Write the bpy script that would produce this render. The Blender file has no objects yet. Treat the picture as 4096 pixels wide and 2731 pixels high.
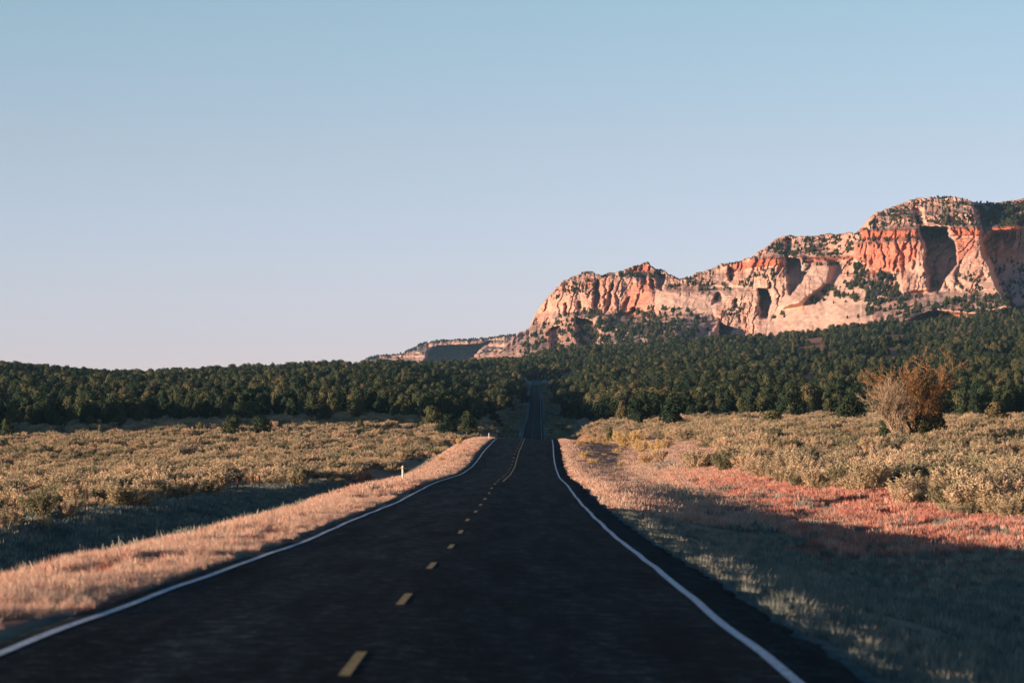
import bpy, math, random
import numpy as np
from mathutils import Vector

rng = np.random.default_rng(7)
random.seed(7)
scene = bpy.context.scene
COL = scene.collection

# ------------------------------------------------------------------ camera, sky, sun, exposure
CZ = 1.9                       # eye height above the road
FP = 12577.0                   # focal length in pixels of the 4096 wide photograph
PITCH = math.atan(436.5 / FP)
cam = bpy.data.cameras.new('camera')
cam.sensor_width = 36.0
cam.lens = FP / 4096 * 36.0
cam.clip_start = 0.5
cam.clip_end = 60000
cam.dof.use_dof = True
cam.dof.focus_distance = 900
cam.dof.aperture_fstop = 3.2
camo = bpy.data.objects.new('camera', cam)
camo.location = (0, 0, CZ)
camo.rotation_euler = (math.pi / 2 + PITCH, 0, 0)
COL.objects.link(camo)
scene.camera = camo

SUN_EL = math.radians(3.2)
SUN_A = math.radians(32)       # how far behind the camera's left the sun stands
to_sun = Vector((-math.cos(SUN_A) * math.cos(SUN_EL), -math.sin(SUN_A) * math.cos(SUN_EL), math.sin(SUN_EL)))
world = bpy.data.worlds.new('World')
scene.world = world
world.use_nodes = True
wn = world.node_tree
wn.nodes.clear()
sky = wn.nodes.new('ShaderNodeTexSky')
sky.sky_type = 'NISHITA'
sky.sun_disc = False
sky.sun_elevation = math.radians(3.6)
sky.sun_rotation = math.atan2(to_sun.x, to_sun.y)
sky.altitude = 1700
sky.air_density = 1.0
sky.dust_density = 0.0
sky.ozone_density = 1.6
bg = wn.nodes.new('ShaderNodeBackground')
bg.inputs['Strength'].default_value = 0.1137
wo = wn.nodes.new('ShaderNodeOutputWorld')
# colour balance of the air by height above the horizon, the same all the way round
tcw = wn.nodes.new('ShaderNodeTexCoord'); sep = wn.nodes.new('ShaderNodeSeparateXYZ'); rw = wn.nodes.new('ShaderNodeValToRGB')
wn.links.new(tcw.outputs['Generated'], sep.inputs[0]); wn.links.new(sep.outputs['Z'], rw.inputs[0])
els = rw.color_ramp.elements
for k, (p, cc) in enumerate([(0.0, (1.0, 0.91, 2.42)), (0.052, (1.06, 0.93, 1.60)), (0.096, (1.10, 0.935, 1.22)), (0.143, (1.05, 0.99, 1.11)), (0.42, (0.05, 0.43, 0.70))]):
    q = els[k] if k < 2 else els.new(p)
    q.position = p; q.color = (cc[0] / 2.5, cc[1] / 2.5, cc[2] / 2.5, 1)
mw = wn.nodes.new('ShaderNodeVectorMath'); mw.operation = 'MULTIPLY'
wn.links.new(sky.outputs[0], mw.inputs[0]); wn.links.new(rw.outputs[0], mw.inputs[1])
sw = wn.nodes.new('ShaderNodeVectorMath'); sw.operation = 'SCALE'; sw.inputs['Scale'].default_value = 2.5
wn.links.new(mw.outputs[0], sw.inputs[0])
wn.links.new(sw.outputs[0], bg.inputs[0])
wn.links.new(bg.outputs[0], wo.inputs[0])

sun = bpy.data.lights.new('sun', 'SUN')
sun.energy = 5.0
sun.angle = math.radians(0.5)
sun.color = (1.0, 0.74, 0.56)
suno = bpy.data.objects.new('sun', sun)
suno.rotation_euler = to_sun.to_track_quat('Z', 'Y').to_euler()
COL.objects.link(suno)

HAZE = 1.8e-5
scene.view_settings.view_transform = 'Standard'
scene.view_settings.look = 'None'
scene.view_settings.gamma = 1
scene.view_settings.use_curve_mapping = False
scene.view_settings.exposure = 1.15

# ------------------------------------------------------------------ helpers
def link(o, parent=None):
    COL.objects.link(o)
    if parent is not None:
        o.parent = parent
    return o

def tag(o, label=None, cat=None, group=None, kind=None):
    if label: o['label'] = label
    if cat: o['category'] = cat
    if group: o['group'] = group
    if kind: o['kind'] = kind
    return o

def empty(name, loc=(0, 0, 0), rz=0.0):
    o = bpy.data.objects.new(name, None)
    o.location = loc
    o.rotation_euler = (0, 0, rz)
    o.empty_display_size = 0.2
    return link(o)

def npmesh(name, verts, faces, mat=None, smooth=False, colors=None):
    """verts (n,3), faces (m,3|4) arrays -> mesh datablock"""
    verts = np.asarray(verts, dtype=np.float32)
    faces = np.asarray(faces, dtype=np.int32)
    me = bpy.data.meshes.new(name)
    n, m, k = len(verts), len(faces), faces.shape[1]
    me.vertices.add(n)
    me.vertices.foreach_set('co', verts.ravel())
    me.loops.add(m * k)
    me.loops.foreach_set('vertex_index', faces.ravel())
    me.polygons.add(m)
    me.polygons.foreach_set('loop_start', np.arange(0, m * k, k, dtype=np.int32))
    if smooth:
        me.polygons.foreach_set('use_smooth', np.ones(m, dtype=bool))
    if colors is not None:
        a = me.color_attributes.new('tone', 'FLOAT_COLOR', 'POINT')
        c = np.ones((n, 4), dtype=np.float32)
        c[:, :3] = colors
        a.data.foreach_set('color', c.ravel())
    me.update(calc_edges=True)
    if mat: me.materials.append(mat)
    return me

def obj(name, me, parent=None, loc=(0, 0, 0)):
    o = bpy.data.objects.new(name, me)
    o.location = loc
    return link(o, parent)

def grid_faces(nr, nc):
    i = np.arange(nr - 1)[:, None] * nc + np.arange(nc - 1)[None, :]
    i = i.ravel()
    return np.stack([i, i + 1, i + nc + 1, i + nc], 1)

def ray(u, v):
    """photograph pixel -> (x, z) per metre of distance ahead of the camera"""
    a = (1365.5 - np.asarray(v, float)) / FP
    tp = math.tan(PITCH)
    den = (1 - a * tp) * math.cos(PITCH)
    return (np.asarray(u, float) - 2048) / FP / den, (tp + a) / (1 - a * tp)

def _hash(ix, iy, seed):
    h = (ix.astype(np.int64) * 374761393 + iy.astype(np.int64) * 668265263 + seed * 982451653) & 0xffffffff
    h = ((h ^ (h >> 13)) * 1274126177) & 0xffffffff
    h = (h ^ (h >> 16)) & 0xffffff
    return h / float(0xffffff)

def vnoise(x, y, seed=0):
    x = np.asarray(x, float); y = np.asarray(y, float)
    ix = np.floor(x); iy = np.floor(y)
    fx = x - ix; fy = y - iy
    fx = fx * fx * (3 - 2 * fx); fy = fy * fy * (3 - 2 * fy)
    a = _hash(ix, iy, seed); b = _hash(ix + 1, iy, seed)
    c = _hash(ix, iy + 1, seed); d = _hash(ix + 1, iy + 1, seed)
    return (a * (1 - fx) + b * fx) * (1 - fy) + (c * (1 - fx) + d * fx) * fy

def fbm(x, y, seed=0, octv=4, gain=0.5):
    s = 0; amp = 1; tot = 0
    for k in range(octv):
        s = s + amp * vnoise(x * 2 ** k + 17.3 * k, y * 2 ** k - 9.1 * k, seed + k)
        tot += amp; amp *= gain
    return s / tot

def sstep(a, b, x):
    t = np.clip((x - a) / (b - a), 0, 1)
    return t * t * (3 - 2 * t)

# ------------------------------------------------------------------ materials
def mat_new(name, rough=0.9, spec=0.15):
    m = bpy.data.materials.new(name)
    m.use_nodes = True
    nt = m.node_tree
    b = nt.nodes['Principled BSDF']
    b.inputs['Roughness'].default_value = rough
    b.inputs['Specular IOR Level'].default_value = spec
    return m, nt, b

def N(nt, t, **kw):
    n = nt.nodes.new(t)
    for k, v in kw.items(): setattr(n, k, v)
    return n

def noise_node(nt, scale, detail=4, rough=0.6, coord='Object', stretch=None):
    tc = N(nt, 'ShaderNodeTexCoord')
    n = N(nt, 'ShaderNodeTexNoise')
    n.inputs['Scale'].default_value = scale
    n.inputs['Detail'].default_value = detail
    n.inputs['Roughness'].default_value = rough
    src = tc.outputs[coord]
    if stretch:
        mp = N(nt, 'ShaderNodeMapping')
        mp.inputs['Scale'].default_value = stretch
        nt.links.new(src, mp.inputs[0]); src = mp.outputs[0]
    nt.links.new(src, n.inputs['Vector'])
    return n

def ramp(nt, src, stops):
    r = N(nt, 'ShaderNodeValToRGB')
    e = r.color_ramp.elements
    e[0].position, e[0].color = stops[0][0], (*stops[0][1], 1)
    e[1].position, e[1].color = stops[1][0], (*stops[1][1], 1)
    for p, c in stops[2:]:
        k = e.new(p); k.color = (*c, 1)
    nt.links.new(src, r.inputs[0])
    return r

def mixc(nt, a, b, fac, mode='MIX'):
    m = N(nt, 'ShaderNodeMix', data_type='RGBA', blend_type=mode)
    for s, v in ((m.inputs[0], fac), (m.inputs[6], a), (m.inputs[7], b)):
        if hasattr(v, 'is_linked') or isinstance(v, bpy.types.NodeSocket):
            nt.links.new(v, s)
        elif isinstance(v, (int, float)):
            s.default_value = v
        else:
            s.default_value = (*v, 1)
    return m.outputs[2]

def foliage_mat(name, stops, rough=0.85, trans=0.0):
    m, nt, b = mat_new(name, rough, 0.1)
    oi = N(nt, 'ShaderNodeObjectInfo')
    r = ramp(nt, oi.outputs['Random'], stops)
    n = noise_node(nt, 2.2, 3)
    vr = ramp(nt, n.outputs['Fac'], [(0.3, (0.62, 0.62, 0.62)), (0.7, (1.3, 1.3, 1.3))])
    c = mixc(nt, r.outputs[0], vr.outputs[0], 1.0, 'MULTIPLY')
    nt.links.new(c, b.inputs['Base Color'])
    if trans > 0:
        t = N(nt, 'ShaderNodeBsdfTranslucent')
        nt.links.new(c, t.inputs['Color'])
        mx = N(nt, 'ShaderNodeMixShader')
        mx.inputs[0].default_value = trans
        nt.links.new(b.outputs[0], mx.inputs[1]); nt.links.new(t.outputs[0], mx.inputs[2])
        nt.links.new(mx.outputs[0], nt.nodes['Material Output'].inputs[0])
    return m

def tone_mat(name, nscale, lo, hi, bump, bscale, stretch=None, rough=0.95):
    """colour from the mesh's own 'tone' attribute, broken up by procedural grain and relief"""
    m, nt, b = mat_new(name, rough, 0.1)
    at = N(nt, 'ShaderNodeAttribute', attribute_name='tone')
    n = noise_node(nt, nscale, 6, 0.7, stretch=stretch)
    vr = ramp(nt, n.outputs['Fac'], [(0.3, lo), (0.72, hi)])
    c = mixc(nt, at.outputs['Color'], vr.outputs[0], 1.0, 'MULTIPLY')
    nt.links.new(c, b.inputs['Base Color'])
    n2 = noise_node(nt, bscale, 6, 0.75, stretch=stretch)
    bp = N(nt, 'ShaderNodeBump')
    bp.inputs['Strength'].default_value = 1.0
    bp.inputs['Distance'].default_value = bump
    nt.links.new(n2.outputs['Fac'], bp.inputs['Height'])
    nt.links.new(bp.outputs[0], b.inputs['Normal'])
    return m

M = {}
M['ground'] = tone_mat('desert_soil', 1.3, (0.6, 0.6, 0.6), (1.35, 1.35, 1.35), 0.08, 3.0)
M['rock'] = tone_mat('sandstone', 0.05, (0.72, 0.70, 0.68), (1.22, 1.22, 1.22), 3.0, 0.06, stretch=(1, 1, 0.5))
M['juniper'] = foliage_mat('juniper_foliage', [(0.0, (0.015, 0.030, 0.017)), (0.5, (0.036, 0.050, 0.024)), (0.88, (0.085, 0.085, 0.036)), (1.0, (0.12, 0.095, 0.045))])
M['sage'] = foliage_mat('sage_foliage', [(0.0, (0.20, 0.185, 0.105)), (0.3, (0.38, 0.305, 0.18)), (0.75, (0.52, 0.385, 0.235)), (1.0, (0.64, 0.43, 0.27))], trans=0.15)
M['rabbit'] = foliage_mat('rabbitbrush_foliage', [(0.0, (0.56, 0.36, 0.14)), (1.0, (0.66, 0.46, 0.20))], trans=0.15)
M['grass'] = foliage_mat('dry_grass', [(0.0, (0.52, 0.28, 0.20)), (0.35, (0.64, 0.42, 0.31)), (0.7, (0.62, 0.46, 0.32)), (1.0, (0.58, 0.25, 0.17))], trans=0.2)
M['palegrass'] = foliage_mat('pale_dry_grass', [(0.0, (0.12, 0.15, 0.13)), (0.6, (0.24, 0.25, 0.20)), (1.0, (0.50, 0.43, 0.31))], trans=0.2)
M['bark'], _nt, _b = mat_new('bark', 0.95, 0.1); _b.inputs['Base Color'].default_value = (0.13, 0.085, 0.055, 1)
M['deadpale'], _nt, _b = mat_new('bare_bleached_wood', 0.9, 0.1)
_n = noise_node(_nt, 1.2, 4); _r = ramp(_nt, _n.outputs['Fac'], [(0.3, (0.25, 0.17, 0.10)), (0.7, (0.46, 0.34, 0.22))]); _nt.links.new(_r.outputs[0], _b.inputs['Base Color'])
M['deadrust'], _nt, _b = mat_new('rusty_dry_twigs', 0.9, 0.1)
_n = noise_node(_nt, 1.2, 4); _r = ramp(_nt, _n.outputs['Fac'], [(0.3, (0.16, 0.08, 0.035)), (0.7, (0.34, 0.20, 0.10))]); _nt.links.new(_r.outputs[0], _b.inputs['Base Color'])
M['dryleaf'] = foliage_mat('dry_brown_foliage', [(0.0, (0.30, 0.165, 0.065)), (1.0, (0.30, 0.165, 0.065))])
M['redgrass'] = foliage_mat('reddish_dry_grass', [(0.0, (0.54, 0.165, 0.11)), (0.5, (0.62, 0.25, 0.175)), (1.0, (0.66, 0.38, 0.28))], trans=0.2)
M['oldwood'], _nt, _b = mat_new('weathered_post_wood', 0.95, 0.1); _b.inputs['Base Color'].default_value = (0.06, 0.04, 0.03, 1)
M['wire'], _nt, _b = mat_new('rusty_wire', 0.7, 0.3); _b.inputs['Base Color'].default_value = (0.10, 0.06, 0.04, 1)
M['marker'], _nt, _b = mat_new('marker_post_plastic', 0.6, 0.3); _b.inputs['Base Color'].default_value = (0.72, 0.55, 0.45, 1)
M['reflector'], _nt, _b = mat_new('amber_reflector', 0.3, 0.5); _b.inputs['Base Color'].default_value = (0.65, 0.25, 0.05, 1)

# asphalt: chip-seal with pale chips, two faintly paler wheel tracks, tar patches
m, nt, b = mat_new('asphalt', 0.95, 0.05)
n1 = noise_node(nt, 3.5, 9, 0.85, stretch=(1, 0.8, 1))
r1 = ramp(nt, n1.outputs['Fac'], [(0.43, (0.0015, 0.005, 0.007)), (0.53, (0.009, 0.0155, 0.0195)), (0.62, (0.055, 0.066, 0.072))])
n2 = noise_node(nt, 0.9, 5, 0.6, stretch=(1.6, 0.12, 1))
r2 = ramp(nt, n2.outputs['Fac'], [(0.35, (0.35, 0.38, 0.42)), (0.68, (2.3, 2.0, 1.8))])
c = mixc(nt, r1.outputs[0], r2.outputs[0], 1.0, 'MULTIPLY')
at = N(nt, 'ShaderNodeAttribute', attribute_name='tone')
c = mixc(nt, c, at.outputs['Color'], 1.0, 'MULTIPLY')
vo = N(nt, 'ShaderNodeTexVoronoi'); vo.inputs['Scale'].default_value = 5.0; vo.inputs['Randomness'].default_value = 1.0
tcv = N(nt, 'ShaderNodeTexCoord'); nt.links.new(tcv.outputs['Object'], vo.inputs['Vector'])
chip = ramp(nt, vo.outputs['Distance'], [(0.06, (1, 1, 1)), (0.12, (0, 0, 0))])
nv = noise_node(nt, 0.35, 3)
chf = ramp(nt, nv.outputs['Fac'], [(0.42, (0, 0, 0)), (0.62, (0.8, 0.8, 0.8))])
cf = mixc(nt, chip.outputs[0], chf.outputs[0], 1.0, 'MULTIPLY')
c = mixc(nt, c, (0.30, 0.29, 0.28), cf)
nt.links.new(c, b.inputs['Base Color'])
bp = N(nt, 'ShaderNodeBump'); bp.inputs['Distance'].default_value = 0.03; bp.inputs['Strength'].default_value = 0.8
nt.links.new(n1.outputs['Fac'], bp.inputs['Height']); nt.links.new(bp.outputs[0], b.inputs['Normal'])
M['asphalt'] = m

def paint_mat(name, c0, c1):
    m, nt, b = mat_new(name, 0.8, 0.2)
    n = noise_node(nt, 14.0, 6, 0.8)
    r = ramp(nt, n.outputs['Fac'], [(0.40, c0), (0.52, c1)])
    nt.links.new(r.outputs[0], b.inputs['Base Color'])
    return m
M['white_paint'] = paint_mat('worn_white_paint', (0.16, 0.16, 0.16), (0.78, 0.78, 0.78))
M['yellow_paint'] = paint_mat('worn_yellow_paint', (0.10, 0.07, 0.03), (0.56, 0.34, 0.10))

# ------------------------------------------------------------------ the lie of the land (z relative to the near road)
RD = np.array([-60, 0, 29, 32.6, 37.8, 43.3, 50.8, 58.9, 65.7, 74.9, 89.5, 103, 117.3, 140.8, 175.6, 218.7, 265.6, 300, 322, 345.6, 422,
               480, 600, 800, 1000, 1167, 1299, 1728, 2082, 2515, 2700, 2900])
RZ = np.array([-1.85, -1.85, -1.86, -1.85, -1.88, -1.89, -1.91, -1.94, -1.98, -2.0, -1.98, -1.98, -1.98, -1.88, -1.72, -1.74, -1.41, -0.76, -0.13, 0.41, 1.65,
               1.75, 0.9, -1.0, 0.8, 4.82, 9.4, 18.0, 33.3, 50.5, 57.0, 66.0]) + CZ
RX = np.array([-1.1, -1.1, -1.12, -1.12, -1.12, -1.10, -1.06, -1.03, -1.0, -1.0, -0.99, -0.93, -0.86, -0.76, -0.56, -0.26, 0.14, 0.42, 0.65, 0.93, 1.75,
               2.3, 3.3, 4.9, 6.3, 7.4, 8.5, 12.2, 15.2, 17.6, 20.0, 23.0])
def pchip(xs, ys):
    h = np.diff(xs); dl = np.diff(ys) / h
    d = np.zeros_like(ys)
    for i in range(1, len(xs) - 1):
        if dl[i - 1] * dl[i] > 0:
            w1 = 2 * h[i] + h[i - 1]; w2 = h[i] + 2 * h[i - 1]
            d[i] = (w1 + w2) / (w1 / dl[i - 1] + w2 / dl[i])
    d[0] = dl[0]; d[-1] = dl[-1]
    def f(x):
        x = np.clip(np.asarray(x, float), xs[0], xs[-1])
        i = np.clip(np.searchsorted(xs, x) - 1, 0, len(xs) - 2)
        t = (x - xs[i]) / h[i]
        return ((1 + 2 * t) * (1 - t) ** 2 * ys[i] + t * (1 - t) ** 2 * h[i] * d[i]
                + t * t * (3 - 2 * t) * ys[i + 1] + t * t * (t - 1) * h[i] * d[i + 1])
    return f
road_z = pchip(RD, RZ)
road_x = pchip(RD, RX)

FD = np.array([-60, 0, 100, 150, 200, 300, 400, 500, 600, 800, 1000, 1200, 1500, 2000, 2500, 3000, 3600, 4200, 15000.])
FU = np.array([0, 480, 700, 1400, 2050, 2200, 2400, 3000, 3600, 4096.])
nearL = [-3.2, -3.2, -3.3, -3.4, -3.4, -3.4, -3.2, -2.6]
nearM = [-3.2, -3.2, -3.2, -3.1, -3.0, -2.2, -0.6, 0.2]
nearR = [-3.45, -3.45, -3.08, -2.66, -2.15, -1.1, 0.5, 2.1]
farV = {0: [1835, 1775, 1740, 1685, 1615, 1530, 1492, 1500, 1540],
        480: [1833, 1771, 1725, 1683, 1625, 1560, 1530, 1526, 1550],
        700: [1832, 1768, 1718, 1680, 1620, 1562, 1528, 1516, 1550],
        1400: [1830, 1765, 1708, 1665, 1605, 1545, 1505, 1484, 1520],
        2050: [1815, 1765, 1725, 1695, 1650, 1580, 1530, 1490, 1460, 1470],
        2200: [1805, 1775, 1740, 1712, 1665, 1590, 1540, 1492, 1445, 1430],
        2400: [1780, 1750, 1705, 1676, 1630, 1560, 1510, 1470, 1430, 1412],
        3000: [1722, 1692, 1672, 1640, 1590, 1530, 1480, 1440, 1400, 1370],
        3600: [1716, 1690, 1672, 1638, 1580, 1510, 1455, 1400, 1350, 1315],
        4096: [1716, 1692, 1672, 1630, 1560, 1480, 1410, 1350, 1300, 1268]}
FT = []
for u in FU:
    near = nearL if u <= 1400 else (nearM if u <= 2200 else nearR)
    vs = farV[int(u)]
    zs = list(near)
    for k, d in enumerate(FD[8:18]):
        v = vs[k] if k < len(vs) else None
        zs.append(ray(u, v)[1] * d if v is not None else zs[-1] - 4)
    zs.append(zs[-1] - 10)
    FT.append(pchip(FD, np.array(zs) + CZ))

def field_z(x, y):
    u = np.clip(2048 + FP * x / np.maximum(y, 25.0), 0, 4096)
    z = np.zeros_like(u)
    W = np.array([f(y) for f in FT])
    i = np.clip(np.searchsorted(FU, u) - 1, 0, len(FU) - 2)
    t = (u - FU[i]) / (FU[i + 1] - FU[i])
    t = t * t * (3 - 2 * t)
    k = np.arange(u.size)
    W = W.reshape(len(FU), -1)
    i1 = i.ravel()
    z = (W[i1, k] * (1 - t.ravel()) + W[i1 + 1, k] * t.ravel()).reshape(u.shape)
    # unseen hill added off to the left to shade the foot of the forest
    z = z + 62 * np.exp(-(((x + 590) / 150) ** 2 + ((y - 790) / 130) ** 2)) * sstep(-0.19, -0.30, x / np.maximum(y, 50))
    return z

def ground_z(x, y, rough=True):
    x = np.asarray(x, float); y = np.asarray(y, float)
    sh = np.broadcast(x, y).shape
    x = np.broadcast_to(x, sh).ravel(); y = np.broadcast_to(y, sh).ravel()
    F = field_z(x, y)
    e = x - road_x(y)
    zr = road_z(y)
    far = sstep(900, 1250, y)
    ditch = 0.95 * (1 - far) + 0.2 * far
    nz = (fbm(x / 7, y / 9, 3, 3) - 0.5) * np.interp(y, [0, 300, 600, 1000], [1.0, 0.7, 0.25, 0.25]) * np.clip((np.abs(e) - 12) / 20, 0, 1)
    nz += (fbm(x / 60, y / 60, 9, 3) - 0.5) * 5 * np.clip((y - 1000) / 600, 0, 1) * np.clip((np.abs(e) - 20) / 50, 0, 1)
    F2 = F + (nz if rough else 0)
    verge = zr - 0.03 - 0.05 * np.clip(np.abs(e) - 4.1, 0, 1.9) + (fbm(x * 1.1, y * .5, 5, 3) - .5) * 0.16 * np.clip((np.abs(e) - 4.2), 0, 1)
    # left
    zl = np.where(e > -6.0, verge, verge + (F2 - ditch - verge) * sstep(-6.0, -14, e))
    zl = np.where(e < -16, F2 - ditch * (1 - sstep(-16, -22, e)), zl)
    # right
    vr = zr - 0.045 * np.clip(e, 0, 4) - 0.05 - np.interp(y, [0, 100, 170, 300], [0.25, 0.2, 0.09, 0.12]) * np.clip(e - 4.3, 0, 5.5) + (fbm(x * 1.1, y * .5, 6, 3) - .5) * 0.14 * np.clip(e - 4.6, 0, 1)
    z_r = vr + (F2 - vr) * sstep(6, 17 + 25 * far, e)
    z = np.where(e < 0, zl, z_r)
    past = y > 2900
    z = np.where(past, F2, z)
    on = (e < 4.45) & (e > -3.95)
    z = np.where(on & ~past, zr - 0.045 * np.clip(e, 0, 9) - 0.12, z)
    return z.reshape(sh)

# ------------------------------------------------------------------ ground sheet
rows = np.concatenate([np.arange(-60, 8, 3.0), 8 * np.exp(np.arange(0, math.log(15000 / 8), 0.0085))])
e_abs = np.concatenate([np.arange(0, 3.8, 1.1), [3.8, 3.92, 4.1, 4.4, 4.5], np.arange(4.8, 30, 0.45)])
kk = np.linspace(0, 1, 110)[1:]
def row_e(d):
    far = 0.75 * (max(d, 0) + 120)
    t = e_abs if d < 700 else e_abs
    o = t[-1] + (far - t[-1]) * (0.35 * kk + 0.65 * kk ** 2.2)
    s = np.concatenate([t, o])
    return np.concatenate([-s[:0:-1], s])
E = np.array([row_e(d) for d in rows])
Y = np.repeat(rows[:, None], E.shape[1], 1)
X = E + road_x(Y)
Z = ground_z(X, Y)
# soil colours: red earth, pale litter, gravel by the asphalt
red = np.array([0.54, 0.14, 0.065]); straw = np.array([0.36, 0.235, 0.15]); grey = np.array([0.19, 0.155, 0.12]); dun = np.array([0.23, 0.15, 0.095])
ew = np.abs(E)
mixn = fbm(X / 3.5, Y / 9, 21, 4)
w_red = sstep(0.42, 0.6, mixn)
w_red = w_red * np.where(Y > 230, 0.35, 1.0)
w_red = np.maximum(w_red, np.exp(-((E - 19) / 6) ** 2) * sstep(60, 110, Y) * sstep(235, 190, Y))
tone = straw + (red - straw) * w_red[..., None]
field = sstep(20, 26, ew)
tone = tone + (dun + (red - dun) * 0.35 - tone) * (field * 0.75)[..., None]
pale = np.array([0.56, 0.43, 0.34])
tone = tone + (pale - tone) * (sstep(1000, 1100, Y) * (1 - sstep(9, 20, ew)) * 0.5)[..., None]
grav = (1 - sstep(np.where(E < 0, 3.9, 4.6), np.where(E < 0, 4.3, 5.6), ew + (fbm(X * 2, Y * 0.7, 31, 3) - 0.5) * 1.6))
tone = tone + (grey - tone) * grav[..., None]
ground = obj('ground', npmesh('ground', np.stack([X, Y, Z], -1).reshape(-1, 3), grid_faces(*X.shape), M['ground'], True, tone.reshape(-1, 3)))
tag(ground, 'red desert earth and dry ground on both sides of the road', kind='structure')

# ------------------------------------------------------------------ road
def path_pts():
    d = np.concatenate([np.arange(-60, 120, 1.0), np.arange(120, 460, 2.0), np.arange(460, 2640, 10.0)])
    p = np.stack([road_x(d), d], 1)
    # the far bend to the right
    th = np.linspace(0, 1.35, 26)[1:]
    R = 150
    x0, y0 = p[-1]
    bend = np.stack([x0 + R * (1 - np.cos(th)) + 0.012 * (R * np.sin(th)), y0 + R * np.sin(th)], 1)
    last = bend[-1]; dirv = np.array([math.sin(1.35), math.cos(1.35)])
    tail = last + np.arange(10, 260, 10)[:, None] * dirv
    return np.concatenate([p, bend, tail])
P = path_pts()
T = np.gradient(P, axis=0); T /= np.linalg.norm(T, axis=1)[:, None]
Nn = np.stack([T[:, 1], -T[:, 0]], 1)
def pz(p):
    zr = road_z(p[:, 1])
    zg = ground_z(p[:, 0], p[:, 1], False)
    w = sstep(2600, 2680, p[:, 1])
    return zr * (1 - w) + (zg + 0.5) * w
PZ = pz(P)
def crown(e): return np.where(e > 0, -0.045 * e, -0.004 * np.abs(e))
def strip(offs, i0, i1, dz, wob=0.0, seed=0):
    offs = np.asarray(offs, float)
    p = P[i0:i1]; n = Nn[i0:i1]; z = PZ[i0:i1]
    o = np.repeat(offs[None, :], len(p), 0)
    if wob:
        o = o + (vnoise(p[:, 1] * 0.23, p[:, 1] * 0, seed)[:, None] - 0.5) * wob
    XY = p[:, None, :] + n[:, None, :] * o[..., None]
    Zs = z[:, None] + crown(o) + dz
    return np.concatenate([XY, Zs[..., None]], -1)
offs = np.array([-3.95, -3.88, -3.6, -2.7, -1.8, -0.9, 0, 0.9, 1.8, 2.7, 3.6, 4.2, 4.5])
S = strip(offs, 0, len(P), 0.0)
jit = (fbm(P[:, 1] * 0.9, P[:, 1] * 0.13, 77, 3) - 0.5)
S[:, 0, :2] += Nn * (jit * 0.5)[:, None]; S[:, -1, :2] += Nn * (jit[::-1] * 0.6)[:, None]
S[:, 0, 2] -= 0.1; S[:, -1, 2] -= 0.1
dn = P[:, 1][:, None] + 0 * offs[None, :]
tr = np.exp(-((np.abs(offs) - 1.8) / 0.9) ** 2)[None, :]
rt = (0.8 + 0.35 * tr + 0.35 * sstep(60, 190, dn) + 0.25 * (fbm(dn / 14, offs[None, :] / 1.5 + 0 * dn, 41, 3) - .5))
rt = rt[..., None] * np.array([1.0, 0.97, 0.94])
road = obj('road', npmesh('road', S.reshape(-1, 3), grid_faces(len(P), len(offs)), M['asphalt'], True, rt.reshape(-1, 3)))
tag(road, 'dark two-lane asphalt road running straight to the mesa', kind='structure')

def line(name, c, w, i0, i1, mat, wob, seed, label, parent=road):
    s = strip([c - w / 2, c + w / 2], i0, i1, 0.006, wob, seed)
    o = obj(name, npmesh(name, s.reshape(-1, 3), grid_faces(i1 - i0, 2), mat, True), parent)
    tag(o, label)
    return o
line('edge_line', -3.6, 0.12, 0, len(P), M['white_paint'], 0.05, 1, 'white line along the left edge of the road')
line('edge_line', 3.6, 0.12, 0, len(P), M['white_paint'], 0.05, 2, 'white line along the right edge of the road')
iy = int(np.searchsorted(P[:540, 1], 176)) 
line('centre_line', 0.06, 0.095, iy, len(P), M['yellow_paint'], 0.03, 3, 'solid yellow line starting part way to the crest')
for k in range(-2, 32):
    c = 27.6 + 12.5 * k
    d = np.linspace(c - 1.55, c + 1.55, 5)
    x = road_x(d) - 0.27 + (0.02 * math.sin(k * 2.3))
    z = road_z(d) + 0.006
    w = 0.05
    v = np.stack([np.stack([x - w, d, z], 1), np.stack([x + w, d, z], 1)], 1).reshape(-1, 3)
    obj('centre_dash', npmesh('centre_dash', v, grid_faces(5, 2), M['yellow_paint']), road)

# ------------------------------------------------------------------ rock walls: relief traced in angle, given true distance and depth
def inpoly(U, V, poly):
    p = np.asarray(poly, float); c = np.zeros(U.shape, bool)
    j = len(p) - 1
    for i in range(len(p)):
        xi, yi = p[i]; xj, yj = p[j]
        cond = ((yi > V) != (yj > V)) & (U < (xj - xi) * (V - yi) / (yj - yi + 1e-9) + xi)
        c ^= cond; j = i
    return c
def blur(a, r):
    for ax in (0, 1):
        for _ in range(2):
            pad = [(0, 0), (0, 0)]; pad[ax] = (r + 1, r)
            c = np.cumsum(np.pad(a, pad, mode='edge'), axis=ax)
            n = a.shape[ax]
            hi = np.take(c, np.arange(2 * r + 1, 2 * r + 1 + n), axis=ax); lo = np.take(c, np.arange(0, n), axis=ax)
            a = (hi - lo) / (2 * r + 1)
    return a
z1 = lambda pts: [(2000 + x / 2.0909, 750 + y / 2.0909) for x, y in pts]
z2 = lambda pts: [(3000 + x / 2.0903, 700 + y / 2.0903) for x, y in pts]
z3 = lambda pts: [(1400 + x / 2.138, 1250 + y / 2.138) for x, y in pts]

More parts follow.
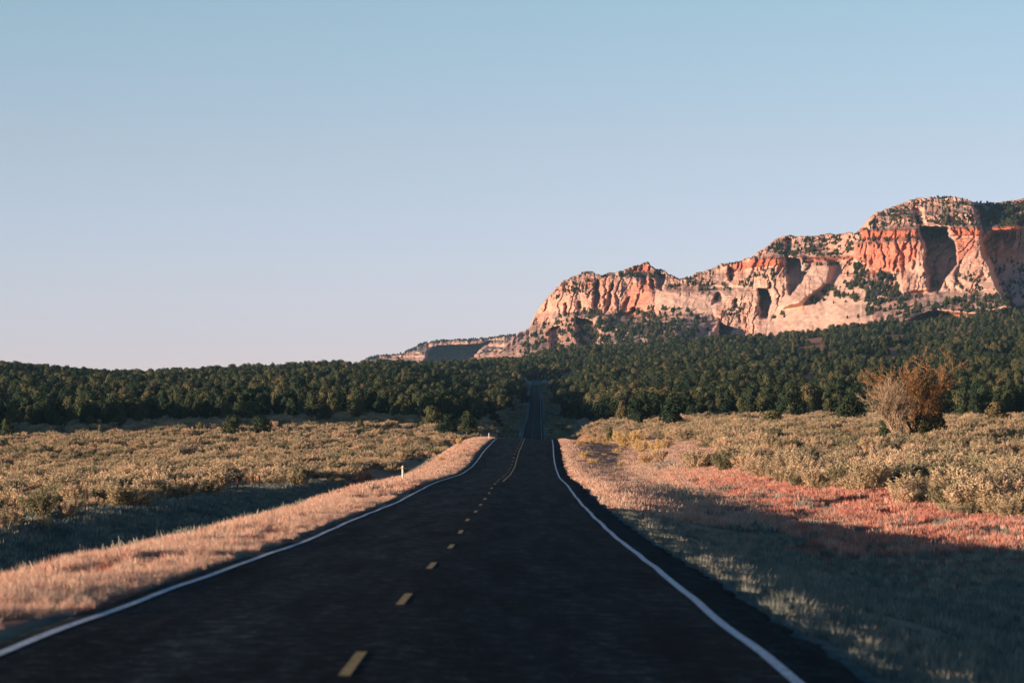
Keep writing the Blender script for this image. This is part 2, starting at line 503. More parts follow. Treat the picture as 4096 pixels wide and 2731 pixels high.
def build_rock(name, label, sil, us, nrow, vbot, D0, cols, feats, colfeat, base, back, flute, seed, caps=True):
    """columns us; each from vbot up to the silhouette, then a plateau behind"""
    sx, sy = np.array(sil).T
    top = np.interp(us, sx, sy)
    rough = (fbm(us / 9, us * 0, seed + 50, 4) - 0.5) * 9
    s = np.linspace(0, 1, nrow)
    V = vbot + (top[None, :] - vbot) * s[:, None] + rough[None, :] * s[:, None] ** 8
    top = top + rough
    U = np.repeat(us[None, :], nrow, 0)
    wv = (fbm(U / 45, V / 45, seed + 1, 4) - .5)
    Uw = U + (fbm(U / 13, V / 13, seed + 2, 4, .6) - .5) * 17; Vw = V + (fbm(U / 13, V / 13, seed + 3, 4, .6) - .5) * 12
    # profile in v per control column
    cu = np.array([c[0] for c in cols], float)
    prof = np.array([np.interp(-(Vw).ravel(), -np.array([q[0] for q in c[1]], float), np.array([q[1] for q in c[1]], float)) for c in cols])
    i = np.clip(np.searchsorted(cu, U.ravel()) - 1, 0, len(cu) - 2)
    t = np.clip((U.ravel() - cu[i]) / (cu[i + 1] - cu[i]), 0, 1)
    kx = np.arange(U.size)
    off = (prof[i, kx] * (1 - t) + prof[i + 1, kx] * t).reshape(U.shape)
    off = blur(off, 2)
    gv = np.abs(np.gradient(off, axis=0) / (np.abs(np.gradient(V, axis=0)) + 1e-6))      # metres back per pixel up
    cliff = 1 - sstep(0.5, 2.2, gv)
    cliff = blur(cliff, 3)
    D = D0(U) + off
    calm = 1 - 0.8 * np.clip(sum(blur(inpoly(Uw, Vw, p_).astype(float), 6) for p_, c_, r_, a_ in colfeat if c_ == CP), 0, 1) if name == 'sandstone_mesa' else 1.0
    flute = flute * calm
    # relief
    Us = Uw + (V - 1200) * (0.28 + 0.5 * (fbm(U / 160, V / 160, seed + 4, 2) - .5))
    fl = fbm(Us / 24, V / 62, seed + 5, 6, 0.62)
    rid = 1 - np.abs(2 * fbm(Us / 38, V / 95, seed + 6, 4, .55) - 1)
    D += flute * cliff * ((fl - .5) * 46 + (0.75 - rid) * 34)
    slab = fbm(Uw / 60, V / 9, seed + 7, 5, 0.6)
    D += flute * (1 - cliff) * (slab - .5) * 34 + flute * (fbm(U / 5, V / 4, seed + 8, 3) - .5) * 7
    D += flute * (fbm(U / 110, V / 110, seed + 9, 3) - .5) * 60
    crack = sstep(0.90, 0.985, 1 - np.abs(2 * fbm(Us / 42, V / 150, seed + 21, 3, .5) - 1))
    D += flute * cliff * crack * 30
    bedq = V / 11 + 2.2 * fbm(U / 90, V / 40, seed + 22, 3)
    D -= flute * (1 - 0.6 * cliff) * (bedq - np.floor(bedq)) * 9 * sstep(.35, .6, fbm(U / 30, V / 20, seed + 23, 3))
    for poly, depth, r in feats:
        msk = inpoly(Uw, Vw, poly).astype(float)
        D += depth * blur(msk, max(1, r // 2))
    C = np.ones(U.shape + (3,)) * np.array(base[0])
    w = sstep(0.40, 0.66, fbm(Uw / 30, V / 90, seed + 11, 4))
    C += (np.array(base[1]) - C) * w[..., None] * 0.75
    bed = fbm(U / 120, V / 3.2, seed + 12, 3)
    C *= (0.84 + 0.32 * bed)[..., None]
    st = sstep(0.52, 0.75, fbm(Us / 9, V / 60, seed + 14, 4)) * cliff * 0.6       # desert varnish streaks
    C += (np.array([0.24, 0.11, 0.07]) - C) * (st * 0.5)[..., None]
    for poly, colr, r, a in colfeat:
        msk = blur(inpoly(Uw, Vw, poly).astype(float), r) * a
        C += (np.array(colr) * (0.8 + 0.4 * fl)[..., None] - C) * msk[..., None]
    rx, rz = ray(U, V)
    Pt = np.stack([rx * D, D, rz * D + CZ], -1)
    # the plateau behind the rim and the far side
    last = Pt[-1]
    add = []
    for bk, dz in back:
        q = last.copy(); q[:, 1] += bk; q[:, 0] += bk * 0.02; q[:, 2] += dz + (fbm(us / 40, us * 0 + bk, seed + 15, 3) - .5) * 8
        add.append(q)
    allp = np.concatenate([Pt, np.array(add)], 0)
    allc = np.concatenate([C, np.repeat(C[-1:], len(add), 0)], 0)
    me = npmesh(name, allp.reshape(-1, 3), grid_faces(allp.shape[0], allp.shape[1]), M['rock'], True, allc.reshape(-1, 3))
    o = obj(name, me)
    tag(o, label, kind='structure')
    return U, V, Pt, cliff

sil = z1([(-300, 1420), (-20, 1400), (100, 1300), (150, 1250), (240, 1215), (300, 1060), (350, 985), (430, 920), (520, 820), (600, 770), (640, 750), (710, 724), (800, 742),
          (850, 757), (930, 738), (1000, 720), (1070, 705), (1110, 685), (1150, 672), (1200, 650), (1245, 647), (1275, 670), (1300, 700), (1370, 720),
          (1440, 752), (1510, 795), (1560, 777), (1640, 750), (1700, 738), (1740, 708), (1800, 694), (1870, 662), (1950, 648), (2100, 600), (2160, 570)]) + \
      z2([(60, 672), (120, 642), (180, 600), (240, 550), (300, 520), (450, 520), (600, 525), (750, 515), (850, 508), (920, 495), (935, 470), (1000, 455), (1025, 378),
          (1100, 335), (1200, 295), (1300, 260), (1400, 222), (1550, 202), (1700, 200), (1780, 220), (1900, 238), (2050, 258), (2200, 245), (2291, 225), (2500, 190), (3200, 150)])
us = np.concatenate([np.arange(1900, 2050, 6.0), np.arange(2050, 4110, 2.6), np.arange(4112, 4700, 6.0)])
cols = [(1900, [(1480, -500), (1380, -200), (1330, 0)]),
        (2100, [(1480, -620), (1400, -380), (1345, -150), (1300, 0), (1100, 40)]),
        (2300, [(1480, -720), (1390, -430), (1330, -280), (1265, -120), (1250, -70), (1130, 0), (1100, 60), (1080, 110)]),
        (2520, [(1480, -760), (1390, -480), (1320, -300), (1275, -110), (1262, -60), (1112, 30), (1100, 55), (1085, 100), (1050, 120)]),
        (2700, [(1480, -800), (1390, -500), (1300, -260), (1255, -130), (1165, -30), (1150, 20), (1120, 70), (1090, 150)]),
        (2900, [(1480, -820), (1395, -520), (1370, -230), (1180, -60), (1150, 10), (1110, 60), (1080, 110), (1050, 120)]),
        (3100, [(1480, -820), (1365, -420), (1345, -210), (1280, -150), (1180, -90), (1068, 10), (1032, 30), (1030, 60), (960, 190)]),
        (3300, [(1480, -840), (1345, -470), (1330, -250), (1230, -150), (1120, -40), (1050, 30), (1035, 45), (1028, 75), (940, 210)]),
        (3480, [(1480, -860), (1320, -500), (1270, -380), (1220, -230), (1110, -90), (1088, -20), (972, 10), (958, 30), (922, 36), (916, 70), (870, 110), (840, 180), (780, 260)]),
        (3700, [(1480, -880), (1290, -520), (1250, -380), (1180, -180), (1165, -120), (1070, -60), (962, 10), (952, 26), (915, 32), (900, 80), (860, 100), (850, 150), (785, 260)]),
        (3900, [(1480, -900), (1280, -540), (1250, -400), (1180, -220), (1120, -140), (1030, -60), (952, 10), (942, 26), (906, 32), (890, 80), (850, 100), (840, 150), (800, 240)]),
        (4096, [(1480, -920), (1290, -600), (1230, -480), (1190, -330), (1100, -180), (1000, 20), (900, 60), (860, 140), (790, 260)]),
        (4700, [(1480, -920), (1200, -600), (1000, -200), (700, 200)])]
feats = [
    (z2([(292, 690), (420, 700), (430, 800), (510, 815), (340, 1015), (328, 930), (300, 800)]), 75, 2),
    (z2([(70, 950), (150, 960), (185, 1060), (150, 1190), (90, 1200)]), 55, 1),
    (z2([(1405, 430), (1660, 440), (1660, 520), (1712, 545), (1730, 740), (1640, 850), (1570, 965), (1508, 975), (1500, 850), (1460, 760), (1475, 620), (1445, 530)]), 150, 3),
    (z2([(1935, 430), (2015, 430), (2020, 490), (1940, 550)]), 60, 2),
    (z2([(1945, 560), (2030, 480), (2240, 460), (2240, 390), (2600, 330), (2600, 1250), (2180, 1100), (2060, 900), (2020, 760), (1960, 680)]), 190, 5),
    (z2([(1900, 240), (2600, 200), (2600, 400), (2240, 395), (2020, 430), (1930, 430)]), 120, 8),
    (z2([(1360, 270), (1450, 290), (1460, 420), (1400, 430)]), 30, 3),
    (z2([(800, 1400), (1200, 1310), (1420, 1170), (1560, 1140), (1900, 1175), (2180, 1110), (2600, 1100), (2600, 1500), (800, 1500)]), 140, 4),
    (z2([(300, 530), (360, 530), (330, 690), (300, 690)]), 25, 2),
    (z2([(150, 900), (180, 900), (190, 1050), (150, 1040)]), 20, 1),
    (z2([(550, 760), (640, 700), (700, 760), (660, 900), (420, 1080), (250, 1120), (340, 1010), (500, 820)]), -45, 6),
    (z2([(870, 580), (1000, 545), (1440, 540), (1470, 640), (1500, 960), (1260, 990), (1230, 830), (1100, 810), (960, 720), (870, 690)]), -50, 4),
    (z2([(930, 460), (1405, 450), (1405, 535), (930, 545)]), -22, 1),
    (z2([(1662, 440), (1935, 440), (1935, 505), (1662, 505)]), -22, 1),
    (z2([(0, 705), (290, 690), (285, 745), (0, 770)]), -18, 1),
    (z1([(640, 1080), (780, 1120), (830, 1200), (780, 1400), (700, 1400), (640, 1250)]), 80, 3),
    (z1([(420, 1180), (500, 1150), (470, 1400), (425, 1400)]), 60, 3),
    (z1([(1832, 1130), (1950, 1180), (1900, 1290), (1832, 1300)]), 60, 1),
    (z1([(1320, 715), (1390, 730), (1350, 860), (1305, 840)]), 40, 1),
    (z1([(1255, 770), (1290, 770), (1290, 840), (1260, 850)]), 30, 1),
    (z1([(1190, 740), (1225, 740), (1215, 790), (1190, 790)]), 25, 1),
    (z1([(1905, 650), (1985, 690), (1935, 790), (1912, 765)]), 50, 1),
    (z1([(2165, 850), (2240, 860), (2260, 940), (2240, 1080), (2180, 1090)]), 45, 1),
    (z1([(1800, 880), (1850, 875), (1870, 940), (1780, 980)]), 30, 1),
    (z1([(1960, 930), (1985, 930), (1985, 1000), (1950, 1010)]), 30, 1),
    (z1([(800, 800), (832, 770), (832, 960), (790, 1060), (775, 980)]), 40, 2),
    (z1([(930, 800), (950, 790), (920, 980), (885, 1030), (890, 960)]), 26, 1),
    (z1([(1070, 920), (1095, 900), (1060, 1080), (960, 1100), (1010, 1010)]), 22, 1),
    (z1([(1060, 1100), (1060, 1060), (1110, 1005), (1140, 1010), (1130, 1050)]), 30, 1),
    (z1([(540, 960), (560, 960), (555, 1040), (530, 1040)]), 25, 1),
    (z1([(650, 950), (680, 950), (680, 1010), (650, 1020)]), 25, 1),
    (z1([(1640, 1320), (1820, 1140), (1835, 1290)]), -45, 3),
    (z1([(790, 1130), (830, 1060), (900, 1070), (950, 1130), (900, 1180), (830, 1190)]), -30, 3),
]
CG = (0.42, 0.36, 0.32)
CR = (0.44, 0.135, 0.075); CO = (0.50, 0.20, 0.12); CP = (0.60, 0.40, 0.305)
colfeat = [
    (z2([(0, 705), (290, 688), (285, 745), (0, 772)]), CR, 1, 0.95),
    (z2([(390, 685), (860, 675), (880, 712), (600, 722), (420, 745)]), CR, 1, 0.9),
    (z2([(930, 465), (1405, 450), (1405, 535), (930, 545)]), CR, 1, 0.95),
    (z2([(1660, 440), (1935, 440), (1935, 505), (1660, 505)]), CR, 1, 0.95),
    (z2([(2020, 440), (2235, 395), (2235, 460), (2020, 490)]), CR, 1, 0.95),
    (z2([(865, 580), (1000, 545), (1440, 540), (1390, 700), (1230, 800), (1100, 815), (960, 725), (865, 690)]), (0.50, 0.165, 0.10), 3, 0.85),
    (z2([(1705, 530), (1900, 545), (1870, 640), (1730, 745)]), (0.50, 0.18, 0.11), 2, 0.8),
    (z2([(1300, 780), (1340, 730), (1300, 920), (1260, 920)]), CO, 3, 0.6),
    (z2([(240, 550), (320, 520), (320, 620), (200, 620)]), CO, 3, 0.5),
    (z2([(550, 760), (700, 760), (1000, 1060), (1000, 1200), (800, 1300), (100, 1360), (80, 1200), (340, 1010)]), CP, 8, 0.75),
    (z1([(1310, 870), (1830, 890), (1960, 860), (1740, 1100), (1560, 1110), (1440, 1000), (1240, 1000)]), CP, 6, 0.8),
    (z1([(1880, 660), (2310, 565), (2310, 640), (1990, 695)]), CR, 1, 0.9),
    (z1([(1050, 1100), (1060, 900), (1130, 800), (1300, 760), (1310, 880), (1180, 1040), (1100, 1090)]), (0.50, 0.19, 0.12), 4, 0.75),
    (z1([(830, 760), (910, 750), (840, 1010), (820, 1000)]), CO, 2, 0.7),
    (z1([(1060, 712), (1120, 670), (1210, 635), (1290, 700), (1280, 712)]), CR, 1, 0.8),
    (z1([(680, 760), (800, 750), (810, 830), (720, 870)]), CR, 4, 0.45),
    (z1([(690, 900), (730, 900), (720, 1010), (690, 1010)]), CO, 2, 0.6),
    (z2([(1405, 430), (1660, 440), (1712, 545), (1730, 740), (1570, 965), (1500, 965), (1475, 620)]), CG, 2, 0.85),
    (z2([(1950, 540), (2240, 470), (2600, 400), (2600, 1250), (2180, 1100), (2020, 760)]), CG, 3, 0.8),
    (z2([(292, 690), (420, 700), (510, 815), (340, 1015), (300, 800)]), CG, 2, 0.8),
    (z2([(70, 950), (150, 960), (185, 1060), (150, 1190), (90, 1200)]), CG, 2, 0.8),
    (z1([(1720, 760), (1780, 760), (1770, 800), (1730, 800)]), CO, 2, 0.7),
]
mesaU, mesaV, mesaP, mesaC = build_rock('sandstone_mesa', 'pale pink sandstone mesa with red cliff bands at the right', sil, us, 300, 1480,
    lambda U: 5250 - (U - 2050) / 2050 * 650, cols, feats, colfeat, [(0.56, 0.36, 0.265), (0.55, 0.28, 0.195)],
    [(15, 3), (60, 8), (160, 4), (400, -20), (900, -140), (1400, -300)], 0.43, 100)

sil3 = z3([(-200, 520), (60, 470), (100, 440), (150, 402), (230, 382), (450, 364), (540, 314), (610, 280), (700, 260), (900, 245), (1100, 234), (1200, 226), (1290, 211), (1440, 205), (1700, 190), (2100, 170)])
us3 = np.arange(1320, 2330, 3.0)
fe3 = [(z3([(660, 350), (700, 305), (760, 288), (1080, 275), (1200, 245), (1100, 320), (1060, 385), (920, 430), (900, 470), (640, 470)]), 420, 3),
       (z3([(240, 428), (300, 405), (430, 410), (445, 470), (235, 470)]), 220, 2),
       (z3([(1180, 320), (1320, 325), (1320, 340), (1180, 345)]), 60, 2)]
cf3 = [(z3([(1000, 400), (1100, 360), (1380, 350), (1380, 470), (900, 470)]), (0.50, 0.24, 0.17), 4, 0.5)]
farU, farVv, farP, farC = build_rock('distant_mesa', 'low distant mesa with shaded blue hollow left of the road', sil3, us3, 90, 1520,
    lambda U: 9300 - (U - 1400) * 0.5, [(1300, [(1520, -600), (1440, -250), (1425, -30), (1380, 0), (1340, 60)]), (1700, [(1520, -600), (1440, -300), (1400, -160), (1392, -20), (1372, 10), (1360, 120)]),
    (2400, [(1520, -600), (1440, -300), (1418, -200), (1412, -120), (1396, -100), (1390, -20), (1356, 20), (1345, 150)])], fe3, cf3,
    [(0.47, 0.31, 0.235), (0.48, 0.26, 0.19)], [(20, 4), (200, 8), (800, -30), (1500, -200)], 1.3, 300)

# ------------------------------------------------------------------ plants: meshes
def rot_frames(n, up):
    """random unit vectors"""
    v = rng.normal(size=(n, 3)); v /= np.linalg.norm(v, axis=1)[:, None]
    return v
def leaf_cloud(centers, radii, n, size, flat=1.0, shell=0.55):
    k = rng.integers(0, len(centers), n) if np.ndim(radii) == 0 else rng.choice(len(centers), n, p=np.array(radii) ** 2 / np.sum(np.array(radii) ** 2))
    R = np.full(n, radii) if np.ndim(radii) == 0 else np.array(radii)[k]
    dirs = rot_frames(n, 0)
    r = R * (shell + (1 - shell) * rng.random(n)) * (0.85 + 0.3 * rng.random(n))
    c = np.array(centers)[k] + dirs * r[:, None] * np.array([1, 1, flat])
    a = rot_frames(n, 0) * 0.9 + np.array([0, 0, 0.4])
    a -= dirs * np.sum(a * dirs, 1)[:, None] * 0.85
    a /= np.linalg.norm(a, axis=1)[:, None]
    b = np.cross(a, dirs + 0.45 * rot_frames(n, 0)); b /= np.linalg.norm(b, axis=1)[:, None] + 1e-9
    s = size * (0.6 + 0.8 * rng.random(n))
    v = np.stack([c - b * s[:, None] * .5 - a * s[:, None] * .5, c + b * s[:, None] * .5 - a * s[:, None] * .4, c + a * s[:, None] * .9], 1)
    return v.reshape(-1, 3), np.arange(3 * n).reshape(n, 3)
def tubes(segs, sides=4):
    """segs: list of (p0, p1, r0, r1) -> tapered tubes"""
    segs = [(np.array(a, float), np.array(b, float), r0, r1) for a, b, r0, r1 in segs]
    p0 = np.array([s[0] for s in segs]); p1 = np.array([s[1] for s in segs])
    r0 = np.array([s[2] for s in segs]); r1 = np.array([s[3] for s in segs])
    d = p1 - p0; d /= np.linalg.norm(d, axis=1)[:, None] + 1e-9
    h = np.where(np.abs(d[:, 2:3]) < 0.9, np.array([[0, 0, 1.]]), np.array([[1., 0, 0]]))
    a = np.cross(d, h); a /= np.linalg.norm(a, axis=1)[:, None]
    b = np.cross(d, a)
    th = np.arange(sides) / sides * 2 * math.pi
    ring = np.cos(th)[None, :, None] * a[:, None, :] + np.sin(th)[None, :, None] * b[:, None, :]
    v = np.stack([p0[:, None] + ring * r0[:, None, None], p1[:, None] + ring * r1[:, None, None]], 1)
    n = len(segs); v = v.reshape(-1, 3)
    base = (np.arange(n) * sides * 2)[:, None]
    j = np.arange(sides)[None, :]; j2 = (j + 1) % sides
    f = np.stack([base + j, base + j2, base + sides + j2, base + sides + j], -1).reshape(-1, 4)
    return v, f

def juniper_meshes(k):
    """unit-ish tree about 5 m tall with a lumpy crown reaching nearly to the ground"""
    r = random.Random(100 + k)
    H = 5.0; W = [2.2, 1.9, 2.5, 1.6, 2.1, 2.4][k % 6]
    cs, rs = [], []
    nl = 12 + 2 * (k % 3)
    for i in range(nl):
        z = H * (0.14 + 0.76 * (i / (nl - 1)))
        t = z / H
        wr = W * (0.95 - 0.9 * max(0, t - 0.35) ** 1.3 / 0.65 ** 1.3) * (0.55 + 0.4 * r.random())
        a = r.random() * 6.283
        if t > 0.85: wr *= 0.3
        cs.append((wr * math.cos(a) * 0.75, wr * math.sin(a) * 0.75, z)); rs.append(0.62 + 0.5 * r.random())
    cs += [(0, 0, H * 0.35), (0.1, 0, H * 0.55)]; rs += [W * 0.62, W * 0.5]
    v, f = leaf_cloud(cs, rs, 1700, 0.27, 1.0, 0.78)
    v[:, 2] = np.maximum(v[:, 2], 0.05)
    cr = npmesh('juniper_crown', v, f, M['juniper'])
    segs = [((0, 0, -0.4), (0.08, 0.02, 1.2), 0.20, 0.15), ((0.08, 0.02, 1.2), (-0.05, 0.1, 3.4), 0.15, 0.06)]
    for i in range(6):
        a = i * 1.05 + r.random(); segs.append(((0.05, 0, 0.7 + 0.3 * i), (1.2 * math.cos(a), 1.2 * math.sin(a), 1.3 + 0.42 * i), 0.07, 0.025))
    tv, tf = tubes(segs, 5)
    tr = npmesh('juniper_trunk', tv, tf, M['bark'])
    return cr, tr
def sage_meshes(k, mat, nb=2800):
    """rounded shrub about 1 m tall made of upright leafy sprays"""
    r = np.random.default_rng(500 + k)
    ns = 30
    a = r.random(ns) * 6.283; rad = np.sqrt(r.random(ns)) * 0.55
    tipx, tipy = rad * np.cos(a), rad * np.sin(a)
    tipz = 0.50 + 0.44 * np.sqrt(np.maximum(0, 1 - (rad / 0.6) ** 2)) * (0.3 + .9 * r.random(ns))
    n = nb
    j = r.integers(0, ns, n)
    t = 0.18 + 0.82 * r.random(n) ** 0.55
    base = np.stack([tipx[j] * t ** 0.8, tipy[j] * t ** 0.8, tipz[j] * t], 1) + r.normal(size=(n, 3)) * np.array([0.03, 0.03, 0.045])
    out = np.stack([tipx[j], tipy[j], 0.55 + 0 * t], 1) + r.normal(size=(n, 3)) * 0.35
    out /= np.linalg.norm(out, axis=1)[:, None]
    side = np.cross(out, r.normal(size=(n, 3))); side /= np.linalg.norm(side, axis=1)[:, None]
    L = 0.045 + 0.055 * r.random(n); w = 0.009 + 0.010 * r.random(n)
    v = np.stack([base - side * w[:, None], base + side * w[:, None], base + out * L[:, None]], 1).reshape(-1, 3)
    v[:, 2] = np.maximum(v[:, 2], 0.02)
    fo = npmesh('sage_foliage', v, np.arange(3 * n).reshape(n, 3), mat)
    segs = [((0, 0, -0.1), (tipx[i] * .7, tipy[i] * .7, tipz[i] * .75), 0.018, 0.006) for i in range(0, ns, 2)]
    tv, tf = tubes(segs, 3)
    return fo, npmesh('sage_stems', tv, tf, M['bark'])
def tuft_mesh(name, n, h, w, spread, mat, seed, heads=0):
    r = np.random.default_rng(seed)
    a = r.random(n) * 6.283; rr = np.sqrt(r.random(n)) * spread
    p = np.stack([rr * np.cos(a), rr * np.sin(a), np.full(n, -0.03)], 1)
    H = h * (0.45 + 0.65 * r.random(n))
    lean = np.stack([np.cos(a), np.sin(a), 0 * a], 1) * (0.35 * r.random(n) * H)[:, None] + r.normal(size=(n, 3)) * np.array([.1, .1, 0]) * H[:, None]
    b = r.random(n) * 3.1416
    s = np.stack([np.cos(b), np.sin(b), 0 * b], 1) * (w * (0.6 + 0.8 * r.random(n)))[:, None] * .5
    mid = p + lean * .35 + np.stack([0 * a, 0 * a, H * .6], 1)
    tip = p + lean * 1.1 + np.stack([0 * a, 0 * a, H], 1)
    v = np.stack([p - s, p + s, mid + s * .8, mid - s * .8, tip], 1).reshape(-1, 3)
    i = np.arange(n)[:, None] * 5
    f = np.concatenate([i + np.array([[0, 1, 2]]), i + np.array([[0, 2, 3]]), i + np.array([[3, 2, 4]])])
    return npmesh(name, v, f, mat)

JUN = [juniper_meshes(k) for k in range(6)]
SAGE = [sage_meshes(k, M['sage']) for k in range(5)]
RAB = [sage_meshes(20 + k, M['rabbit'], 1900) for k in range(2)]

def pickbin(u, bins):
    for lim, w_ in bins:
        if u < lim: return w_
def in_view(x, y, m=60):
    u = 2048 + FP * x / np.maximum(y, 1)
    return (y > 5) & (u > -m) & (u < 4096 + m)

def instancer(name, pts, scl, pick_src, rz, label, tilt=0.08, zs=None):
    n = len(pts)
    me = bpy.data.meshes.new(name)
    me.vertices.add(n)
    me.vertices.foreach_set('co', np.asarray(pts, np.float32).ravel())
    a = me.attributes.new('size', 'FLOAT_VECTOR', 'POINT')
    sc = np.asarray(scl, float)
    if sc.ndim == 1: sc = np.stack([sc, sc, sc], 1)
    if zs is not None: sc[:, 2] *= zs
    a.data.foreach_set('vector', sc.astype(np.float32).ravel())
    a = me.attributes.new('turn', 'FLOAT_VECTOR', 'POINT')
    rot = np.stack([rng.normal(size=n) * tilt, rng.normal(size=n) * tilt, rz], 1)
    a.data.foreach_set('vector', rot.astype(np.float32).ravel())
    a = me.attributes.new('which', 'INT', 'POINT')
    a.data.foreach_set('value', rng.integers(0, len(pick_src), n).astype(np.int32))
    o = obj(name, me)
    g = bpy.data.node_groups.new(name, 'GeometryNodeTree')
    g.interface.new_socket('Geometry', in_out='INPUT', socket_type='NodeSocketGeometry')
    g.interface.new_socket('Geometry', in_out='OUTPUT', socket_type='NodeSocketGeometry')
    gi = g.nodes.new('NodeGroupInput'); go = g.nodes.new('NodeGroupOutput')
    iop = g.nodes.new('GeometryNodeInstanceOnPoints')
    jn = g.nodes.new('GeometryNodeJoinGeometry')
    for s in pick_src:
        oi = g.nodes.new('GeometryNodeObjectInfo')
        oi.transform_space = 'ORIGINAL'
        oi.inputs['Object'].default_value = s
        oi.inputs['As Instance'].default_value = True
        g.links.new(oi.outputs['Geometry'], jn.inputs[0])
    def na(nm, t):
        q = g.nodes.new('GeometryNodeInputNamedAttribute'); q.data_type = t; q.inputs['Name'].default_value = nm
        return q.outputs[0]
    g.links.new(gi.outputs[0], iop.inputs['Points'])
    g.links.new(jn.outputs[0], iop.inputs['Instance'])
    iop.inputs['Pick Instance'].default_value = True
    g.links.new(na('which', 'INT'), iop.inputs['Instance Index'])
    e2 = g.nodes.new('FunctionNodeEulerToRotation')
    g.links.new(na('turn', 'FLOAT_VECTOR'), e2.inputs[0]); g.links.new(e2.outputs[0], iop.inputs['Rotation'])
    g.links.new(na('size', 'FLOAT_VECTOR'), iop.inputs['Scale'])
    g.links.new(iop.outputs[0], go.inputs[0])
    md = o.modifiers.new('scatter', 'NODES'); md.node_group = g
    tag(o, label, kind='stuff')
    return o

def plant(name, parts, loc, s, rz, label, cat, group=None, zf=1.0):
    t = empty(name, loc, rz)
    t.scale = (s, s, s * zf)
    tag(t, label, cat, group)
    for nm, me in parts: obj(nm, me, t)
    return t

# ------------------------------------------------------------------ hand placed plants
def at(u, v, d):
    rx, rz = ray(u, v)
    x = float(rx) * d
    return x, d, float(ground_z(np.array([x]), np.array([d]))[0])
def hit(u, v, d0=25.0, d1=4200.0):
    """where the sight line through a pixel first meets the ground"""
    rx, rz = ray(u, v)
    d = np.exp(np.linspace(math.log(d0), math.log(d1), 3000))
    g = ground_z(rx * d, d)
    below = (rz * d + CZ) <= g
    k = int(np.argmax(below)) if below.any() else 2999
    return float(rx * d[k]), float(d[k]), float(g[k])
TREE_SRC = []
def juniper(k, loc, h, rz, label, group, wf=1.0):
    t = empty('juniper_tree', loc, rz)
    s = h / 5.0
    t.scale = (s * wf, s * wf, s)
    tag(t, label, 'tree', group)
    c = obj('crown', JUN[k][0], t); obj('trunk', JUN[k][1], t)
    return c
special = [  # u, v of its foot, width px, height px, nominal distance, label
    (1725, 1704, 89, 63, 0, 'rounded dark juniper, left one of the clump on the left roadside before the forest'),
    (1797, 1734, 103, 65, 0, 'broadest and darkest juniper of the clump on the left roadside'),
    (1869, 1729, 66, 68, 0, 'dark juniper at the right end of the roadside clump, left of the road'),
    (1980, 1700, 84, 49, 1160, 'brownish juniper close beside the left edge of the far road'),
    (931, 1735, 95, 60, 0, 'rust brown tinged juniper standing alone out on the left sage flat'),
    (1043, 1725, 83, 51, 0, 'rounded olive juniper beside the rust brown one on the left flat'),
    (804, 1719, 28, 27, 0, 'small dark juniper on the left flat in front of the forest shade'),
    (1443, 1712, 38, 29, 0, 'small dark round juniper alone on the flat between lone pair and roadside clump'),
    (1298, 1682, 64, 50, 0, 'upright juniper at the open edge of the left forest'),
    (2545, 1683, 100, 72, 0, 'rounded olive juniper in front of the right forest edge, nearest the road'),
    (2688, 1703, 105, 92, 0, 'tall lobed dark juniper standing out in front of the right forest edge'),
    (2440, 1750, 22, 33, 0, 'small bright green juniper in the sagebrush right of the road crest'),
    (3097, 1688, 100, 40, 0, 'low dark sprawling juniper among sagebrush in front of the right forest'),
    (3985, 1690, 110, 70, 0, 'dark juniper behind and right of the bare tree'),
    (3400, 1690, 110, 90, 0, 'dark juniper behind the sagebrush just left of the bare tree'),
    (398, 1728, 22, 28, 0, 'very small juniper standing in the shaded flat at far left'),
    (25, 1757, 62, 66, 0, 'olive juniper by itself at the left edge of the picture'),
]
for k, (u, v, wp, hp, dn_, lab) in enumerate(special):
    if not dn_: v += 12; hp = hp * 1.25 + 10; wp *= 1.25
    x, y, z = at(u, v, dn_) if dn_ else hit(u, v)
    TREE_SRC.append(juniper(k % 6, (x, y, z - 0.1), hp * y / FP, k * 1.3, lab, None, wp / hp / 0.85))

# ------------------------------------------------------------------ junipers of the forest
def scatter_polar(d0, d1, area, umin=-260, umax=4350):
    """random points uniform over the wedge the picture shows"""
    t0, t1 = (umin - 2048) / FP, (umax - 2048) / FP
    A = 0.5 * (t1 - t0) * (d1 ** 2 - d0 ** 2)
    n = int(A / area)
    d = np.sqrt(d0 ** 2 + rng.random(n) * (d1 ** 2 - d0 ** 2))
    t = t0 + rng.random(n) * (t1 - t0)
    return t * d, d
x, y = scatter_polar(930, 4300, 66)
e = x - road_x(y); u = 2048 + FP * x / y
front = np.interp(u, [-260, 0, 500, 900, 1300, 1600, 1900, 2050, 2200, 2400, 2800, 3300, 3700, 4400], [1050, 1050, 1120, 1180, 1200, 1180, 1150, 1250, 1150, 1050, 1040, 1020, 980, 960])
front = front + (fbm(u / 45, u * 0, 61, 4) - .5) * 260
keep = (y > front) & ((np.abs(e - 1.5) > np.interp(y, [1100, 1300, 1500, 1800], [28, 24, 17, 13]) + (fbm(y / 40, y * 0, 62, 2) - .5) * 9) | (y > 2760)) & (fbm(x / 26, y / 40, 63, 3) > 0.41)
keep &= ~((y > 2600) & (y < 2820) & (u > 2080) & (u < 2340) & (rng.random(len(y)) < 0.97))
keep &= (y < np.interp(u, [-300, 2050, 2400, 4400], [3300, 3900, 4250, 4250]))
bare = (fbm(x / 25, y / 120, 64, 3) > 0.53) & (u > 3000) & (y > 1500)
keep &= ~bare
x, y = x[keep], y[keep]
z = ground_z(x, y)
h = 3.8 + 6.2 * rng.random(len(x)) ** 1.8
w = h * (0.75 + 0.75 * rng.random(len(x)))
rz = rng.random(len(x)) * 6.28
score = np.where(in_view(x, y, 20), h / y, 0)
order = np.argsort(-score)
nI = 300 - len(special)
